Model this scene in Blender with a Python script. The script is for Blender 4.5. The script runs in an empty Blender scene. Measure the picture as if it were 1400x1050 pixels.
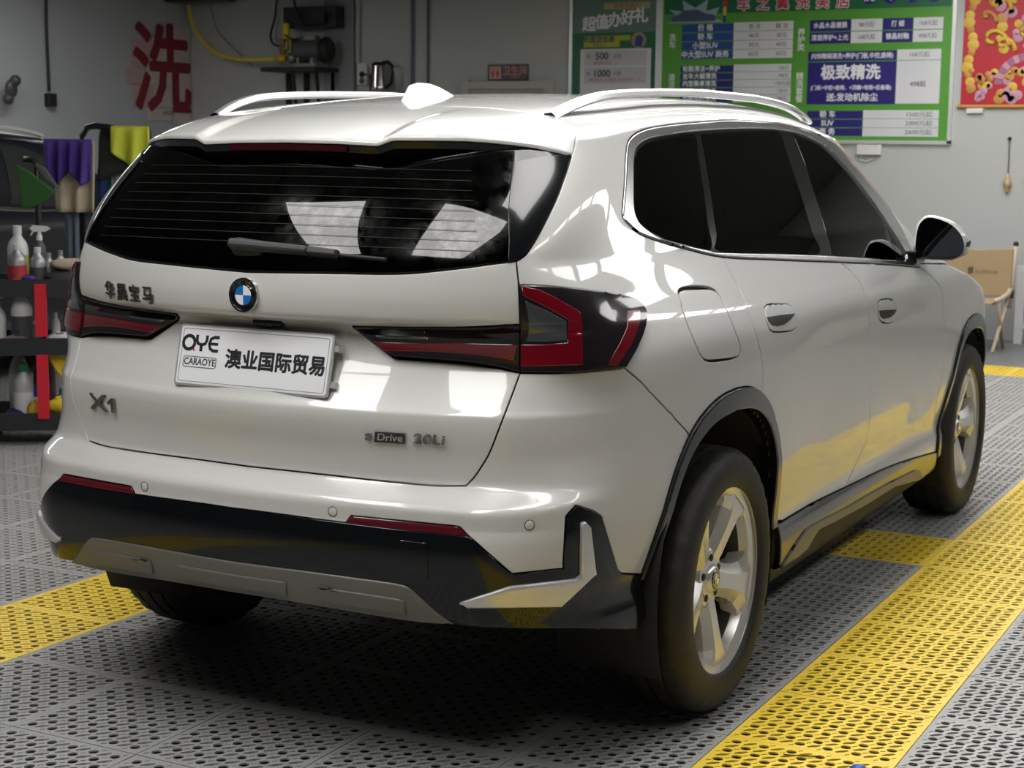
import bpy, bmesh, math, random
import numpy as np
from mathutils import Vector, Matrix, geometry
random.seed(7); rng=np.random.RandomState(7)
SC=bpy.context.scene; COL=SC.collection
# ------------------------------------------------------------------ camera
CAM=(2.3594,-4.0045,1.4657); YAW,PIT,ROL,FPX=-.4840,.1407,-.0112,2255.68
def cam_axes():
    cy,sy,cp,sp=math.cos(YAW),math.sin(YAW),math.cos(PIT),math.sin(PIT)
    f=np.array([sy*cp,cy*cp,-sp]); r=np.array([cy,-sy,0.]); d=np.cross(f,r)
    return math.cos(ROL)*r+math.sin(ROL)*d,-math.sin(ROL)*r+math.cos(ROL)*d,f
cr,cdn,cf=cam_axes()
cdat=bpy.data.cameras.new('camera'); cam=bpy.data.objects.new('camera',cdat); COL.objects.link(cam)
cdat.sensor_width=36; cdat.lens=FPX/1400*36; cdat.clip_start=.05; cdat.clip_end=100
M=Matrix.Identity(4)
for i in range(3): M[i][0]=cr[i]; M[i][1]=-cdn[i]; M[i][2]=-cf[i]; M[i][3]=CAM[i]
cam.matrix_world=M; SC.camera=cam
cdat.dof.use_dof=True; cdat.dof.focus_distance=4.2; cdat.dof.aperture_fstop=9.0
# ------------------------------------------------------------------ world / exposure
W=bpy.data.worlds.new('world'); SC.world=W; W.use_nodes=True
W.node_tree.nodes['Background'].inputs[0].default_value=(.62,.66,.70,1)
W.node_tree.nodes['Background'].inputs[1].default_value=.05
SC.view_settings.view_transform='Standard'; SC.view_settings.look='None'
SC.view_settings.exposure=0.16; SC.view_settings.gamma=1.0; SC.view_settings.use_curve_mapping=False
LAMP_E=9.0        # emission of the ceiling LED panels
CEIL=3.05
# ------------------------------------------------------------------ materials
MATS={}
def mat(name,col=(.5,.5,.5),rough=.5,metal=0.,coat=0.,spec=.5,emit=None,es=0.,noise=0.,nscale=20.,bump=0.,bscale=60.,trans=0.,alpha=1.,coatr=.03):
    if name in MATS: return MATS[name]
    m=bpy.data.materials.new(name); m.use_nodes=True; nt=m.node_tree; p=nt.nodes['Principled BSDF']
    c=(*col,1)
    p.inputs['Base Color'].default_value=c; p.inputs['Roughness'].default_value=rough; p.inputs['Metallic'].default_value=metal
    p.inputs['Coat Weight'].default_value=coat; p.inputs['Coat Roughness'].default_value=coatr; p.inputs['Specular IOR Level'].default_value=spec
    p.inputs['Transmission Weight'].default_value=trans
    if emit: p.inputs['Emission Color'].default_value=(*emit,1); p.inputs['Emission Strength'].default_value=es
    if noise>0 or bump>0:
        tc=nt.nodes.new('ShaderNodeTexCoord')
    if noise>0:
        n=nt.nodes.new('ShaderNodeTexNoise'); n.inputs['Scale'].default_value=nscale; n.inputs['Detail'].default_value=6
        nt.links.new(tc.outputs['Object'],n.inputs['Vector'])
        mx=nt.nodes.new('ShaderNodeMixRGB'); mx.blend_type='MULTIPLY'; mx.inputs[0].default_value=1
        mr=nt.nodes.new('ShaderNodeMapRange'); mr.inputs['To Min'].default_value=1-noise; mr.inputs['To Max'].default_value=1+noise
        nt.links.new(n.outputs['Fac'],mr.inputs['Value']); mx.inputs[1].default_value=c
        nt.links.new(mr.outputs[0],mx.inputs[2]); nt.links.new(mx.outputs[0],p.inputs['Base Color'])
    if bump>0:
        n=nt.nodes.new('ShaderNodeTexNoise'); n.inputs['Scale'].default_value=bscale; n.inputs['Detail'].default_value=4
        nt.links.new(tc.outputs['Object'],n.inputs['Vector'])
        b=nt.nodes.new('ShaderNodeBump'); b.inputs['Strength'].default_value=bump; b.inputs['Distance'].default_value=.01
        nt.links.new(n.outputs['Fac'],b.inputs['Height']); nt.links.new(b.outputs[0],p.inputs['Normal'])
    MATS[name]=m; return m
def glassmat(name,tint,ior=1.5,haze=0.0):
    if name in MATS: return MATS[name]
    m=bpy.data.materials.new(name); m.use_nodes=True; nt=m.node_tree; nt.nodes.clear()
    o=nt.nodes.new('ShaderNodeOutputMaterial'); t=nt.nodes.new('ShaderNodeBsdfTransparent'); t.inputs[0].default_value=(*tint,1)
    g=nt.nodes.new('ShaderNodeBsdfGlossy'); g.inputs['Roughness'].default_value=.0
    f=nt.nodes.new('ShaderNodeFresnel'); f.inputs[0].default_value=ior
    mx=nt.nodes.new('ShaderNodeMixShader'); nt.links.new(f.outputs[0],mx.inputs[0]); nt.links.new(t.outputs[0],mx.inputs[1]); nt.links.new(g.outputs[0],mx.inputs[2])
    out=mx
    if haze>0:      # water film left on the freshly washed pane: faint rough reflection in patches
        tc=nt.nodes.new('ShaderNodeTexCoord'); n=nt.nodes.new('ShaderNodeTexNoise'); n.inputs['Scale'].default_value=14; n.inputs['Detail'].default_value=9; n.inputs['Roughness'].default_value=.75
        nt.links.new(tc.outputs['Object'],n.inputs['Vector'])
        r=nt.nodes.new('ShaderNodeMapRange'); r.inputs['From Min'].default_value=.45; r.inputs['From Max'].default_value=.62; r.inputs['To Max'].default_value=haze
        nt.links.new(n.outputs['Fac'],r.inputs['Value'])
        g2=nt.nodes.new('ShaderNodeBsdfGlossy'); g2.inputs['Roughness'].default_value=.16; g2.inputs[0].default_value=(.9,.9,.9,1)
        m2=nt.nodes.new('ShaderNodeMixShader'); nt.links.new(r.outputs[0],m2.inputs[0]); nt.links.new(mx.outputs[0],m2.inputs[1]); nt.links.new(g2.outputs[0],m2.inputs[2]); out=m2
    nt.links.new(out.outputs[0],o.inputs[0]); MATS[name]=m; return m
# ------------------------------------------------------------------ mesh helpers
def link(o,parent=None):
    COL.objects.link(o)
    if parent is not None: o.parent=parent
    return o
def tag(o,label=None,cat=None,group=None,kind=None):
    if label: o['label']=label
    if cat: o['category']=cat
    if group: o['group']=group
    if kind: o['kind']=kind
    return o
def empty(name,loc=(0,0,0),rz=0,label=None,cat=None,group=None):
    o=bpy.data.objects.new(name,None); o.location=loc; o.rotation_euler=(0,0,rz); o.empty_display_size=.1; link(o); return tag(o,label,cat,group)
def meshobj(name,verts,faces,m,parent=None,smooth=False,normals=None,world=False):
    me=bpy.data.meshes.new(name); me.from_pydata([tuple(map(float,v)) for v in verts],[],[tuple(map(int,f)) for f in faces])
    if smooth: me.shade_smooth()
    if normals is not None: me.normals_split_custom_set_from_vertices([tuple(map(float,n)) for n in normals])
    me.materials.append(m); o=bpy.data.objects.new(name,me); link(o,parent)
    return o
class MB:
    """collects primitives into one mesh"""
    def __init__(s): s.v=[]; s.f=[]
    def add(s,v,f):
        n=len(s.v); s.v+= [tuple(map(float,p)) for p in v]; s.f+=[tuple(i+n for i in q) for q in f]; return s
    def box(s,a,b,rz=0,pivot=None):
        (x0,y0,z0),(x1,y1,z1)=a,b
        v=[(x0,y0,z0),(x1,y0,z0),(x1,y1,z0),(x0,y1,z0),(x0,y0,z1),(x1,y0,z1),(x1,y1,z1),(x0,y1,z1)]
        return s.add(v,[(0,3,2,1),(4,5,6,7),(0,1,5,4),(1,2,6,5),(2,3,7,6),(3,0,4,7)])
    def tube(s,pts,r,n=8,cap=True):
        pts=[Vector(p) for p in pts]; rs=r if hasattr(r,'__len__') else [r]*len(pts); base=len(s.v); ring=[]
        up=Vector((0,0,1))
        for i,p in enumerate(pts):
            t=(pts[min(i+1,len(pts)-1)]-pts[max(i-1,0)]).normalized()
            a=t.cross(up); 
            if a.length<.05: a=t.cross(Vector((1,0,0)))
            a.normalize(); b=t.cross(a)
            for k in range(n):
                w=2*math.pi*k/n; s.v.append(tuple(p+(a*math.cos(w)+b*math.sin(w))*rs[i]))
        for i in range(len(pts)-1):
            for k in range(n):
                q=base+i*n; s.f.append((q+k,q+(k+1)%n,q+n+(k+1)%n,q+n+k))
        if cap:
            s.f.append(tuple(base+k for k in range(n))); e=base+(len(pts)-1)*n; s.f.append(tuple(e+k for k in reversed(range(n))))
        return s
    def lathe(s,prof,o=(0,0,0),ax='z',n=24):
        """prof: (radius, height)"""
        base=len(s.v)
        for k in range(n):
            w=2*math.pi*k/n
            for r,h in prof:
                p=(r*math.cos(w),r*math.sin(w),h)
                if ax=='x': p=(h,r*math.cos(w),r*math.sin(w))
                if ax=='y': p=(r*math.cos(w),h,r*math.sin(w))
                s.v.append((p[0]+o[0],p[1]+o[1],p[2]+o[2]))
        m=len(prof)
        for k in range(n):
            a=base+k*m; b=base+((k+1)%n)*m
            for i in range(m-1):
                s.f.append((a+i,b+i,b+i+1,a+i+1))
        return s
    def prism(s,poly,h0,h1,ax='z'):
        """extrude a 2D polygon; ax z: (x,y); y: (x,z); x: (y,z)"""
        n=len(poly); base=len(s.v)
        for h in (h0,h1):
            for a,b in poly:
                s.v.append({'z':(a,b,h),'y':(a,h,b),'x':(h,a,b)}[ax])
        s.f.append(tuple(base+i for i in range(n))[::-1]); s.f.append(tuple(base+n+i for i in range(n)))
        for i in range(n): j=(i+1)%n; s.f.append((base+i,base+j,base+n+j,base+n+i))
        return s
    def sphere(s,c,r,n=12,m=8,sc=(1,1,1)):
        base=len(s.v)
        for i in range(m+1):
            t=math.pi*i/m
            for k in range(n):
                w=2*math.pi*k/n; s.v.append((c[0]+r*sc[0]*math.sin(t)*math.cos(w),c[1]+r*sc[1]*math.sin(t)*math.sin(w),c[2]+r*sc[2]*math.cos(t)))
        for i in range(m):
            for k in range(n): a=base+i*n+k; b=base+i*n+(k+1)%n; s.f.append((a,a+n,b+n,b))
        return s
    def build(s,name,m,parent=None,smooth=False,bevel=0,off=None,autos=None):
        o=meshobj(name,s.v,s.f,m,parent,smooth)
        bm=bmesh.new(); bm.from_mesh(o.data); bmesh.ops.remove_doubles(bm,verts=bm.verts,dist=1e-5); bmesh.ops.recalc_face_normals(bm,faces=bm.faces); bm.to_mesh(o.data); bm.free()
        if smooth and autos is not None:
            o.data.set_sharp_from_angle(angle=math.radians(autos))
        if bevel>0:
            b=o.modifiers.new('bevel','BEVEL'); b.width=bevel; b.segments=2; b.limit_method='ANGLE'
        return o
def text(name,s,size,m,parent=None,extrude=.001,offset=0.,align='CENTER',shear=0.,sx=1.,mat4=None,spacing=1.,bevel=0.):
    cu=bpy.data.curves.new(name,'FONT'); cu.body=s; cu.size=size; cu.extrude=extrude; cu.offset=offset; cu.align_x=align; cu.align_y='CENTER'; cu.shear=shear; cu.space_character=spacing; cu.resolution_u=3
    cu.bevel_depth=bevel
    t=bpy.data.objects.new(name,cu); COL.objects.link(t)
    dg=bpy.context.evaluated_depsgraph_get(); me=bpy.data.meshes.new_from_object(t.evaluated_get(dg))
    bpy.data.objects.remove(t); bpy.data.curves.remove(cu)
    if sx!=1:
        for v in me.vertices: v.co.x*=sx
    me.materials.clear(); me.materials.append(m); me.name=name
    o=bpy.data.objects.new(name,me); link(o,parent)
    if mat4 is not None: o.matrix_local=mat4
    return o
def bold(name,s,size,m,parent=None,extrude=.001,w=.001,mat4=None,**k):
    o=text(name,s,size,m,parent,extrude,0.,mat4=mat4,**k); me=o.data; n=len(me.vertices)
    V=np.array([v.co for v in me.vertices]).reshape(-1,3); F=[tuple(p.vertices) for p in me.polygons]; VV=[];FF=[]
    for i,(dx,dy) in enumerate(((0,0),(w,0),(-w,0),(0,w),(0,-w),(.7*w,.7*w),(-.7*w,-.7*w),(.7*w,-.7*w),(-.7*w,.7*w))):
        VV.append(V+[dx,dy,i*extrude*.03]); FF+=[tuple(q+i*n for q in f) for f in F]
    m2=bpy.data.meshes.new(name); m2.from_pydata(np.concatenate(VV).tolist(),[],FF); m2.materials.append(m); o.data=m2; bpy.data.meshes.remove(me); return o
def frame(o,x,y,z=None):
    """matrix with axes x,y (z=x cross y) at o"""
    x=Vector(x).normalized(); y=Vector(y); z=x.cross(y).normalized(); y=z.cross(x)
    m=Matrix.Identity(4)
    for i in range(3): m[i][0]=x[i];m[i][1]=y[i];m[i][2]=z[i];m[i][3]=o[i]
    return m
# ------------------------------------------------------------------ room
WALLY=9.5; WALLX=-8.45
mWall=mat('grey wall paint',(.45,.465,.465),.75,noise=.06,nscale=1.3)
mWall2=mat('blue grey wall paint',(.40,.425,.455),.75,noise=.06,nscale=1.3)
mCeil=mat('ceiling',(.14,.145,.15),.8); mWall3=mat('charcoal wall paint',(.10,.105,.11),.7,noise=.06,nscale=1.3)
mSub=mat('drain floor',(.012,.012,.012),.6)
mConc=mat('grey floor paint',(.16,.165,.17),.45,noise=.1,nscale=3)
def struct(name,mb,m): return tag(mb.build(name,m),kind='structure')
struct('wall_back',MB().box((WALLX-.2,WALLY,-.03),(6.2,WALLY+.2,CEIL)),mWall)
struct('wall_left',MB().box((WALLX-.2,-7.2,-.03),(WALLX,WALLY,CEIL)),mWall2)
struct('wall_right',MB().box((6.0,-7.2,-.03),(6.2,WALLY,CEIL)),mWall3)
struct('wall_front',MB().box((WALLX,-7.4,-.03),(6.2,-7.2,CEIL)),mWall3)
struct('ceiling',MB().box((WALLX-.2,-7.4,CEIL),(6.2,WALLY+.2,CEIL+.1)),mCeil)
floor=struct('floor',MB().box((WALLX-.2,-7.4,-.16),(6.2,WALLY+.2,-.07)),mSub)
tag(MB().box((WALLX,7.80,-.07),(6.0,WALLY,0)).build('floor_slab',mConc,floor))
# perforated tiles, one shared mesh per colour
mTile=mat('grey plastic tile',(.38,.38,.37),.42,noise=.12,nscale=9)
mTileY=mat('yellow plastic tile',(.92,.66,.06),.38,noise=.07,nscale=9)
def tile_mesh(name,m,n=12,T=.004):
    c=1.0/n; loops=[]; mg=.018
    def lens(cx,cy,a,b,k,rot):
        out=[]
        for i in range(k):
            w=2*math.pi*(i+.5)/k; x=a*math.cos(w); y=b*math.sin(w)
            out.append((cx+x*math.cos(rot)-y*math.sin(rot),cy+x*math.sin(rot)+y*math.cos(rot)))
        return out
    for i in range(n+1):
        for j in range(n+1):
            x=i*c; y=j*c
            if (i+j)%2==0: L=lens(x,y,.385*c,.385*c,8,0)
            else: L=lens(x,y,.60*c,.20*c,6,math.pi/4)
            if all(mg<p[0]<1-mg and mg<p[1]<1-mg for p in L): loops.append(L)
            if (i+j)%2==1 and i<n and j>0:
                L=lens(x+.5*c,y-.5*c,.28*c,.09*c,4,math.pi/4)
                if all(mg<p[0]<1-mg and mg<p[1]<1-mg for p in L): loops.append(L)
    V=[(.003,.003),(.997,.003),(.997,.997),(.003,.997)]; E=[(0,1),(1,2),(2,3),(3,0)]; own=[-1]*4
    for k,L in enumerate(loops):
        b=len(V); V+=L; own+=[k]*len(L); E+=[(b+i,b+(i+1)%len(L)) for i in range(len(L))]
    r=geometry.delaunay_2d_cdt([Vector(v) for v in V],E,[],0,1e-7)
    vv=[(v.x,v.y) for v in r[0]]; ov=[own[o[0]] if o else -1 for o in r[3]]
    F=[f for f in r[2] if not (ov[f[0]]>=0 and ov[f[0]]==ov[f[1]]==ov[f[2]])]
    verts=[(x,y,0) for x,y in vv]; faces=[tuple(f) for f in F]
    cnt={}
    for f in faces:
        for a,b in zip(f,f[1:]+f[:1]): cnt[(a,b)]=1
    nb=len(verts); verts+=[(x,y,-T) for x,y in vv]
    for (a,b) in list(cnt):
        if (b,a) not in cnt: faces.append((b,a,a+nb,b+nb))
    me=bpy.data.meshes.new(name); me.from_pydata(verts,[],faces); me.materials.append(m); return me
tg=tile_mesh('floor_tile',mTile); ty=tile_mesh('floor_tile_yellow',mTileY)
XL=[-1.475-.404*k for k in range(17,0,-1)]+[-1.475,-1.04,-.636,-.232,.172,.576,.98,1.41]+[1.41+.404*k for k in range(1,12)]
YL=[-7.18+.44*k for k in range(11)]+[-2.34,-1.90,-1.46,-1.02,-.58,-.18,.22,.62,1.02,1.42,1.82,2.29]+[2.29+.4165*k for k in range(1,13)]+[7.80]
cand=[]
def inview(x,y,mrg=140):
    d=np.array([x,y,0])-np.array(CAM); z=d@cf
    if z<.3: return None
    u=700+FPX*(d@cr)/z; v=525+FPX*(d@cdn)/z
    return z if -mrg<u<1400+mrg and v<1050+mrg else None
for i in range(len(XL)-1):
    for j in range(len(YL)-1):
        x0,x1,y0,y1=XL[i],XL[i+1],YL[j],YL[j+1]; z=inview((x0+x1)/2,(y0+y1)/2,190)
        yel=abs(x0-.98)<.01 or abs(x0+1.475)<.01 or (abs(y0-1.82)<.01 and -1.5<x0<1.4) or (y1>7.79 and x0<1.4)
        cand.append((z if z else 99,x0,x1,y0,y1,yel))
cand.sort(key=lambda q:q[0])
rest=[]
for k,(z,x0,x1,y0,y1,yel) in enumerate(cand):
    if z<99 and k<299:
        o=bpy.data.objects.new('floor_tile',ty if yel else tg); link(o,floor)
        o.location=(x0,y0,rng.uniform(-.0008,.0004)); o.scale=(x1-x0,y1-y0,1)
    elif z<99: rest.append((x0,x1,y0,y1,yel))
def tile_field(name,src,tiles,m):
    # the remaining tiles: one countless field, the tile set on points
    me=bpy.data.meshes.new(name); me.from_pydata([(x0,y0,0) for x0,x1,y0,y1 in tiles],[],[])
    at=me.attributes.new('tile_size','FLOAT_VECTOR','POINT'); at.data.foreach_set('vector',[q for x0,x1,y0,y1 in tiles for q in (x1-x0,y1-y0,1.)])
    o=bpy.data.objects.new(name,me); link(o,floor); tag(o,kind='stuff'); me.materials.append(m)
    ng=bpy.data.node_groups.new(name,'GeometryNodeTree'); ng.interface.new_socket('Geometry',in_out='INPUT',socket_type='NodeSocketGeometry'); ng.interface.new_socket('Geometry',in_out='OUTPUT',socket_type='NodeSocketGeometry')
    N=ng.nodes; gi=N.new('NodeGroupInput'); go=N.new('NodeGroupOutput'); ip=N.new('GeometryNodeInstanceOnPoints'); oi=N.new('GeometryNodeObjectInfo'); na=N.new('GeometryNodeInputNamedAttribute')
    oi.inputs['Object'].default_value=src; na.data_type='FLOAT_VECTOR'; na.inputs['Name'].default_value='tile_size'
    ng.links.new(gi.outputs[0],ip.inputs['Points']); ng.links.new(oi.outputs['Geometry'],ip.inputs['Instance']); ng.links.new(na.outputs[0],ip.inputs['Scale']); ng.links.new(ip.outputs[0],go.inputs[0])
    md=o.modifiers.new('tiles','NODES'); md.node_group=ng
tobj={False:None,True:None}
for o in floor.children:
    if o.data==tg: tobj[False]=o
    if o.data==ty: tobj[True]=o
rest+=[(x0,x1,y0,y1,yel) for z,x0,x1,y0,y1,yel in cand if z>=99]
for q in (False,True): tile_field('surrounding_yellow_tiles' if q else 'surrounding_tiles',tobj[q],[t[:4] for t in rest if t[4]==q],mTileY if q else mTile)
# ceiling LED panels
mLed=mat('led panel',(1,1,1),.5,emit=(1,.985,.96),es=LAMP_E); mLedF=mat('led frame',(.7,.7,.7),.5)
LEDS=[]
def led(x,y,w,h):
    LEDS.append((x,y,w,h))
    r=empty('ceiling_light',(x,y,CEIL))
    MB().box((-w/2,-h/2,-.03),(w/2,h/2,-.022)).build('diffuser',mLed,r)
    f=MB(); t=.02
    f.box((-w/2-t,-h/2-t,-.035),(w/2+t,-h/2,0)).box((-w/2-t,h/2,-.035),(w/2+t,h/2+t,0)).box((-w/2-t,-h/2,-.035),(-w/2,h/2,0)).box((w/2,-h/2,-.035),(w/2+t,h/2,0))
    f.build('housing',mLedF,r)
    r['label']='square white LED ceiling panel over the wash bay, set partly added as fill light'; r['category']='light'; r['group']='ceiling panels above the bay'


# ------------------------------------------------------------------ car body surface (lofted level sets)
def pchip(xs,ys):
    xs=np.array(xs,float); ys=np.array(ys,float); h=np.diff(xs); d=np.diff(ys)/h; m=np.zeros(len(xs))
    for i in range(1,len(xs)-1):
        if d[i-1]*d[i]>0:
            w1=2*h[i]+h[i-1]; w2=h[i]+2*h[i-1]; m[i]=(w1+w2)/(w1/d[i-1]+w2/d[i])
    m[0]=d[0]; m[-1]=d[-1]
    def f(x):
        x=np.clip(np.asarray(x,float),xs[0],xs[-1]); i=np.clip(np.searchsorted(xs,x)-1,0,len(h)-1)
        t=(x-xs[i])/h[i]; a=ys[i];b=ys[i+1]
        return (2*t**3-3*t**2+1)*a+(t**3-2*t**2+t)*h[i]*m[i]+(-2*t**3+3*t**2)*b+(t**3-t**2)*h[i]*m[i+1]
    return f
sstep=lambda t:(lambda q:q*q*(3-2*q))(np.clip(t,0,1))
# ---- lower body, level sets in z
YC=pchip([.22,.33,.40,.47,.55,.60,.625,.655,.672,.69,.705,.72,.76,.85,.868,.885,.95,1.04,1.052,1.075,1.085,1.12,1.18,1.215],
         [-.80,-.86,-.915,-.935,-.942,-.938,-.931,-.930,-.923,-.888,-.866,-.862,-.866,-.884,-.882,-.870,-.835,-.803,-.815,-.862,-.868,-.872,-.864,-.855])
KR=pchip([.22,.45,.66,.71,.80,.862,.97,1.04,1.08,1.215],[.20,.18,.18,.21,.24,.262,.262,.24,.36,.345])
XA=pchip([.22,.6,.7,.8,1.0,1.215],[.58,.60,.60,.60,.64,.60])
YB=pchip([.22,.50,.62,.70,.80,.92,1.0,1.1,1.215],[-.48,-.52,-.52,-.48,-.44,-.44,-.53,-.53,-.48])
WS=pchip([.20,.235,.29,.345,.385,.41,.50,.56,.62,.68,.80,.92,.985,1.05,1.12,1.215],[.84,.866,.878,.881,.878,.872,.885,.895,.9035,.906,.909,.911,.907,.884,.845,.797])
TR=pchip([.22,.5,.8,1.0,1.215],[.06,.06,.075,.08,.07])
TF=pchip([.22,1.215],[.09,.09])
YF=pchip([.22,.35,.6,.72,.82,.90,.95,1.0,1.03,1.055,1.075,1.09,1.215],[3.5,3.62,3.655,3.63,3.57,3.42,3.20,2.92,2.76,2.66,2.59,2.55,2.32])
KF=pchip([.22,.85,.95,1.06,1.10,1.215],[.25,.25,.16,.16,.26,.30])
XF=pchip([.22,.8,.95,1.06,1.215],[.55,.58,.68,.70,.70])
YG=pchip([.22,.6,.85,.974,1.05,1.10,1.215],[3.05,3.05,2.95,2.70,2.36,2.18,2.0])
HC=pchip([.22,.45,.556,.646,.70,.78,.915,.993,1.09,1.215],[.62,.66,.70,.68,.72,.65,.60,.72,.72,.65])
def side(y,z):
    x=WS(z)-TR(z)*np.clip((.15-y)/.7,0,None)**2-TF(z)*np.clip((y-2.8)/.8,0,None)**2
    x=x-.012*sstep((y-.35)/.5)*sstep((2.35-y)/.5)*sstep((z-.35)/.2)*sstep((1.02-z)/.12)
    return x
NU=(30,30,110,24,24)
def level(z):
    yc,k,xa,yb=YC(z),KR(z),XA(z),YB(z)
    # rear
    t=np.linspace(0,1,NU[0],endpoint=False); rx=t*xa; ry=yc+k*rx**2
    A=np.array([xa,yc+k*xa**2]); tA=np.array([1,2*k*xa]); 
    e=1e-3; B=np.array([side(yb,z),yb]); tB=np.array([(side(yb+e,z)-side(yb-e,z))/(2*e),1.])
    def bez(A,tA,B,tB,n,h=.56):
        M=np.array([tA,tB]).T; s=np.linalg.solve(M,B-A); I=A+s[0]*tA
        P1=A+h*(I-A);P2=B+h*(I-B); t=np.linspace(0,1,n,endpoint=False)[:,None]
        return (1-t)**3*A+3*(1-t)**2*t*P1+3*(1-t)*t*t*P2+t**3*B
    c1=bez(A,tA,B,tB,NU[1],HC(z))
    yg=YG(z); sy=np.linspace(yb,yg,NU[2],endpoint=False); sx=side(sy,z)
    G=np.array([side(yg,z),yg]); tG=np.array([(side(yg+e,z)-side(yg-e,z))/(2*e),1.])
    yf,kf,xf=YF(z),KF(z),XF(z); Fp=np.array([xf,yf-kf*xf**2]); tFp=np.array([1,-2*kf*xf])
    c2=bez(G,tG,Fp,tFp,NU[3],.55)
    fx=np.linspace(xf,0,NU[4]); fy=yf-kf*fx**2
    P=np.concatenate([np.stack([rx,ry],1),c1,np.stack([sx,sy],1),c2,np.stack([fx,fy],1)])
    return np.c_[P,np.full(len(P),z)]
ZT=1.215
TC=pchip([-.75,-.45,-.3,-.2,0.05,.3,.6,.9,1.2,1.5,1.7,1.92],[1.50,1.553,1.577,1.590,1.613,1.629,1.638,1.640,1.633,1.609,1.585,1.545])
def roof(x,y):
    a=np.abs(x); return TC(y)-.018*(a/.5)**2-.045*np.clip((a-.45)/.2,0,None)**2
def edge():
    # roof edge curve with same columns
    n=sum(NU); u=np.arange(n)
    L=level(ZT)
    b=np.cumsum((0,)+NU)
    # knots in column index
    ks=[0,b[1]*.5,b[1],b[1]+15,b[2],b[2]+25,b[2]+70,b[3],b[3]+12,b[4],n-1]
    xs=[0,.30,.585,.64,.652,.648,.650,.655,.645,.57,0]
    ys=[-.610,-.58,-.47,-.37,-.24,.15,.99,1.50,1.66,1.77,1.88]
    X=pchip(ks,xs)(u);Y=pchip(ks,ys)(u)
    return np.c_[X,Y,roof(X,Y)]
def grid():
    zs=np.unique(np.concatenate([np.linspace(.20,.62,30),np.linspace(.62,.74,25),np.linspace(.74,.84,8),np.linspace(.84,.90,13),np.linspace(.90,1.03,9),np.linspace(1.03,1.10,20),np.linspace(1.10,ZT,9)]))
    rows=[level(z) for z in zs]
    L=rows[-1]; E=edge()
    n=len(L); out=np.zeros((n,3)); 
    T=np.gradient(L,axis=0); nn=np.c_[T[:,1],-T[:,0],0*T[:,0]]; nn/=np.linalg.norm(nn,axis=1)[:,None]+1e-9; nn[:,2]=.3
    L0=rows[-2]; 
    for t in np.linspace(0,1,34)[1:]:
        bul=(.026-.0255*sstep((np.arange(n)-42)/22))[:,None]*t*(1-t)**1.6*4.9
        rows.append(L*(1-t)+E*t+nn*bul)
    for t in np.linspace(0,1,34)[1:]:
        x=E[:,0]*(1-t); yr=np.clip(E[:,1],-.5,1.5); y=E[:,1]*(1-t)+t*(E[:,1]*.9+.04)
        rows.append(np.c_[x,y,roof(x,y)])
    return np.array(rows),zs

G,ZS=grid(); NR,NC=G.shape[:2]
du=np.gradient(G,axis=1); dv=np.gradient(G,axis=0)
du[-1]=du[-2]; NG=np.cross(du,dv); 
NG[:,0]=np.cross(np.array([1.,0,0])[None]*np.ones((NR,1)),dv[:,0]) ; NG[:,-1]=np.cross(np.array([-1.,0,0])[None]*np.ones((NR,1)),dv[:,-1])
NG/=np.linalg.norm(NG,axis=2)[...,None]+1e-12
NG[-1]=NG[-2]; NG[-1,:,0]=0; NG[:,0,0]=0; NG[:,-1,0]=0
NG/=np.linalg.norm(NG,axis=2)[...,None]+1e-12
def samp(A,u,v):
    u=np.clip(np.asarray(u,float),0,NC-1.0001); v=np.clip(np.asarray(v,float),0,NR-1.0001)
    j=u.astype(int); i=v.astype(int); s=(u-j)[...,None]; t=(v-i)[...,None]
    return (A[i,j]*(1-s)+A[i,j+1]*s)*(1-t)+(A[i+1,j]*(1-s)+A[i+1,j+1]*s)*t
def S(u,v): return samp(G,u,v)
def SN(u,v):
    n=samp(NG,u,v); return n/(np.linalg.norm(n,axis=-1)[...,None]+1e-12)
def yz2uv(y,z):
    v=np.interp(z,ZS,np.arange(len(ZS))); i=int(min(v,NR-2)); t=v-i
    row=G[i,:,1]*(1-t)+G[i+1,:,1]*t
    u=np.interp(y,row[31:190],np.arange(31,190)); return (float(u),float(v))
def inpoly(P,poly):
    x,y=P[:,0],P[:,1]; c=np.zeros(len(P),bool); n=len(poly); q=np.asarray(poly)
    for i in range(n):
        x0,y0=q[i-1]; x1,y1=q[i]
        if y0==y1: continue
        m=((y0>y)!=(y1>y))&(x<(x1-x0)*(y-y0)/(y1-y0)+x0); c^=m
    return c
def dens(loop,step=.02):
    out=[]; n=len(loop); q=[np.asarray(p,float) for p in loop]
    for i in range(n):
        a,b=q[i],q[(i+1)%n]
        if np.linalg.norm(a-b)<1e-4: continue
        d=np.linalg.norm(S(*a)-S(*b)); k=max(1,int(math.ceil(d/step)))
        for t in range(k): out.append(tuple(a+(b-a)*t/k))
    # drop near-duplicates
    r=[out[0]]
    for p in out[1:]:
        if abs(p[0]-r[-1][0])+abs(p[1]-r[-1][1])>2e-3: r.append(p)
    if abs(r[0][0]-r[-1][0])+abs(r[0][1]-r[-1][1])<2e-3: r.pop()
    return r
def segdist(P,loop):
    d=np.full(len(P),1e9); q=np.asarray(loop)
    for i in range(len(q)):
        a=q[i-1]; b=q[i]; ab=b-a; t=np.clip(((P-a)@ab)/(ab@ab+1e-12),0,1); d=np.minimum(d,np.linalg.norm(P-(a+t[:,None]*ab),axis=1))
    return d
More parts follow.
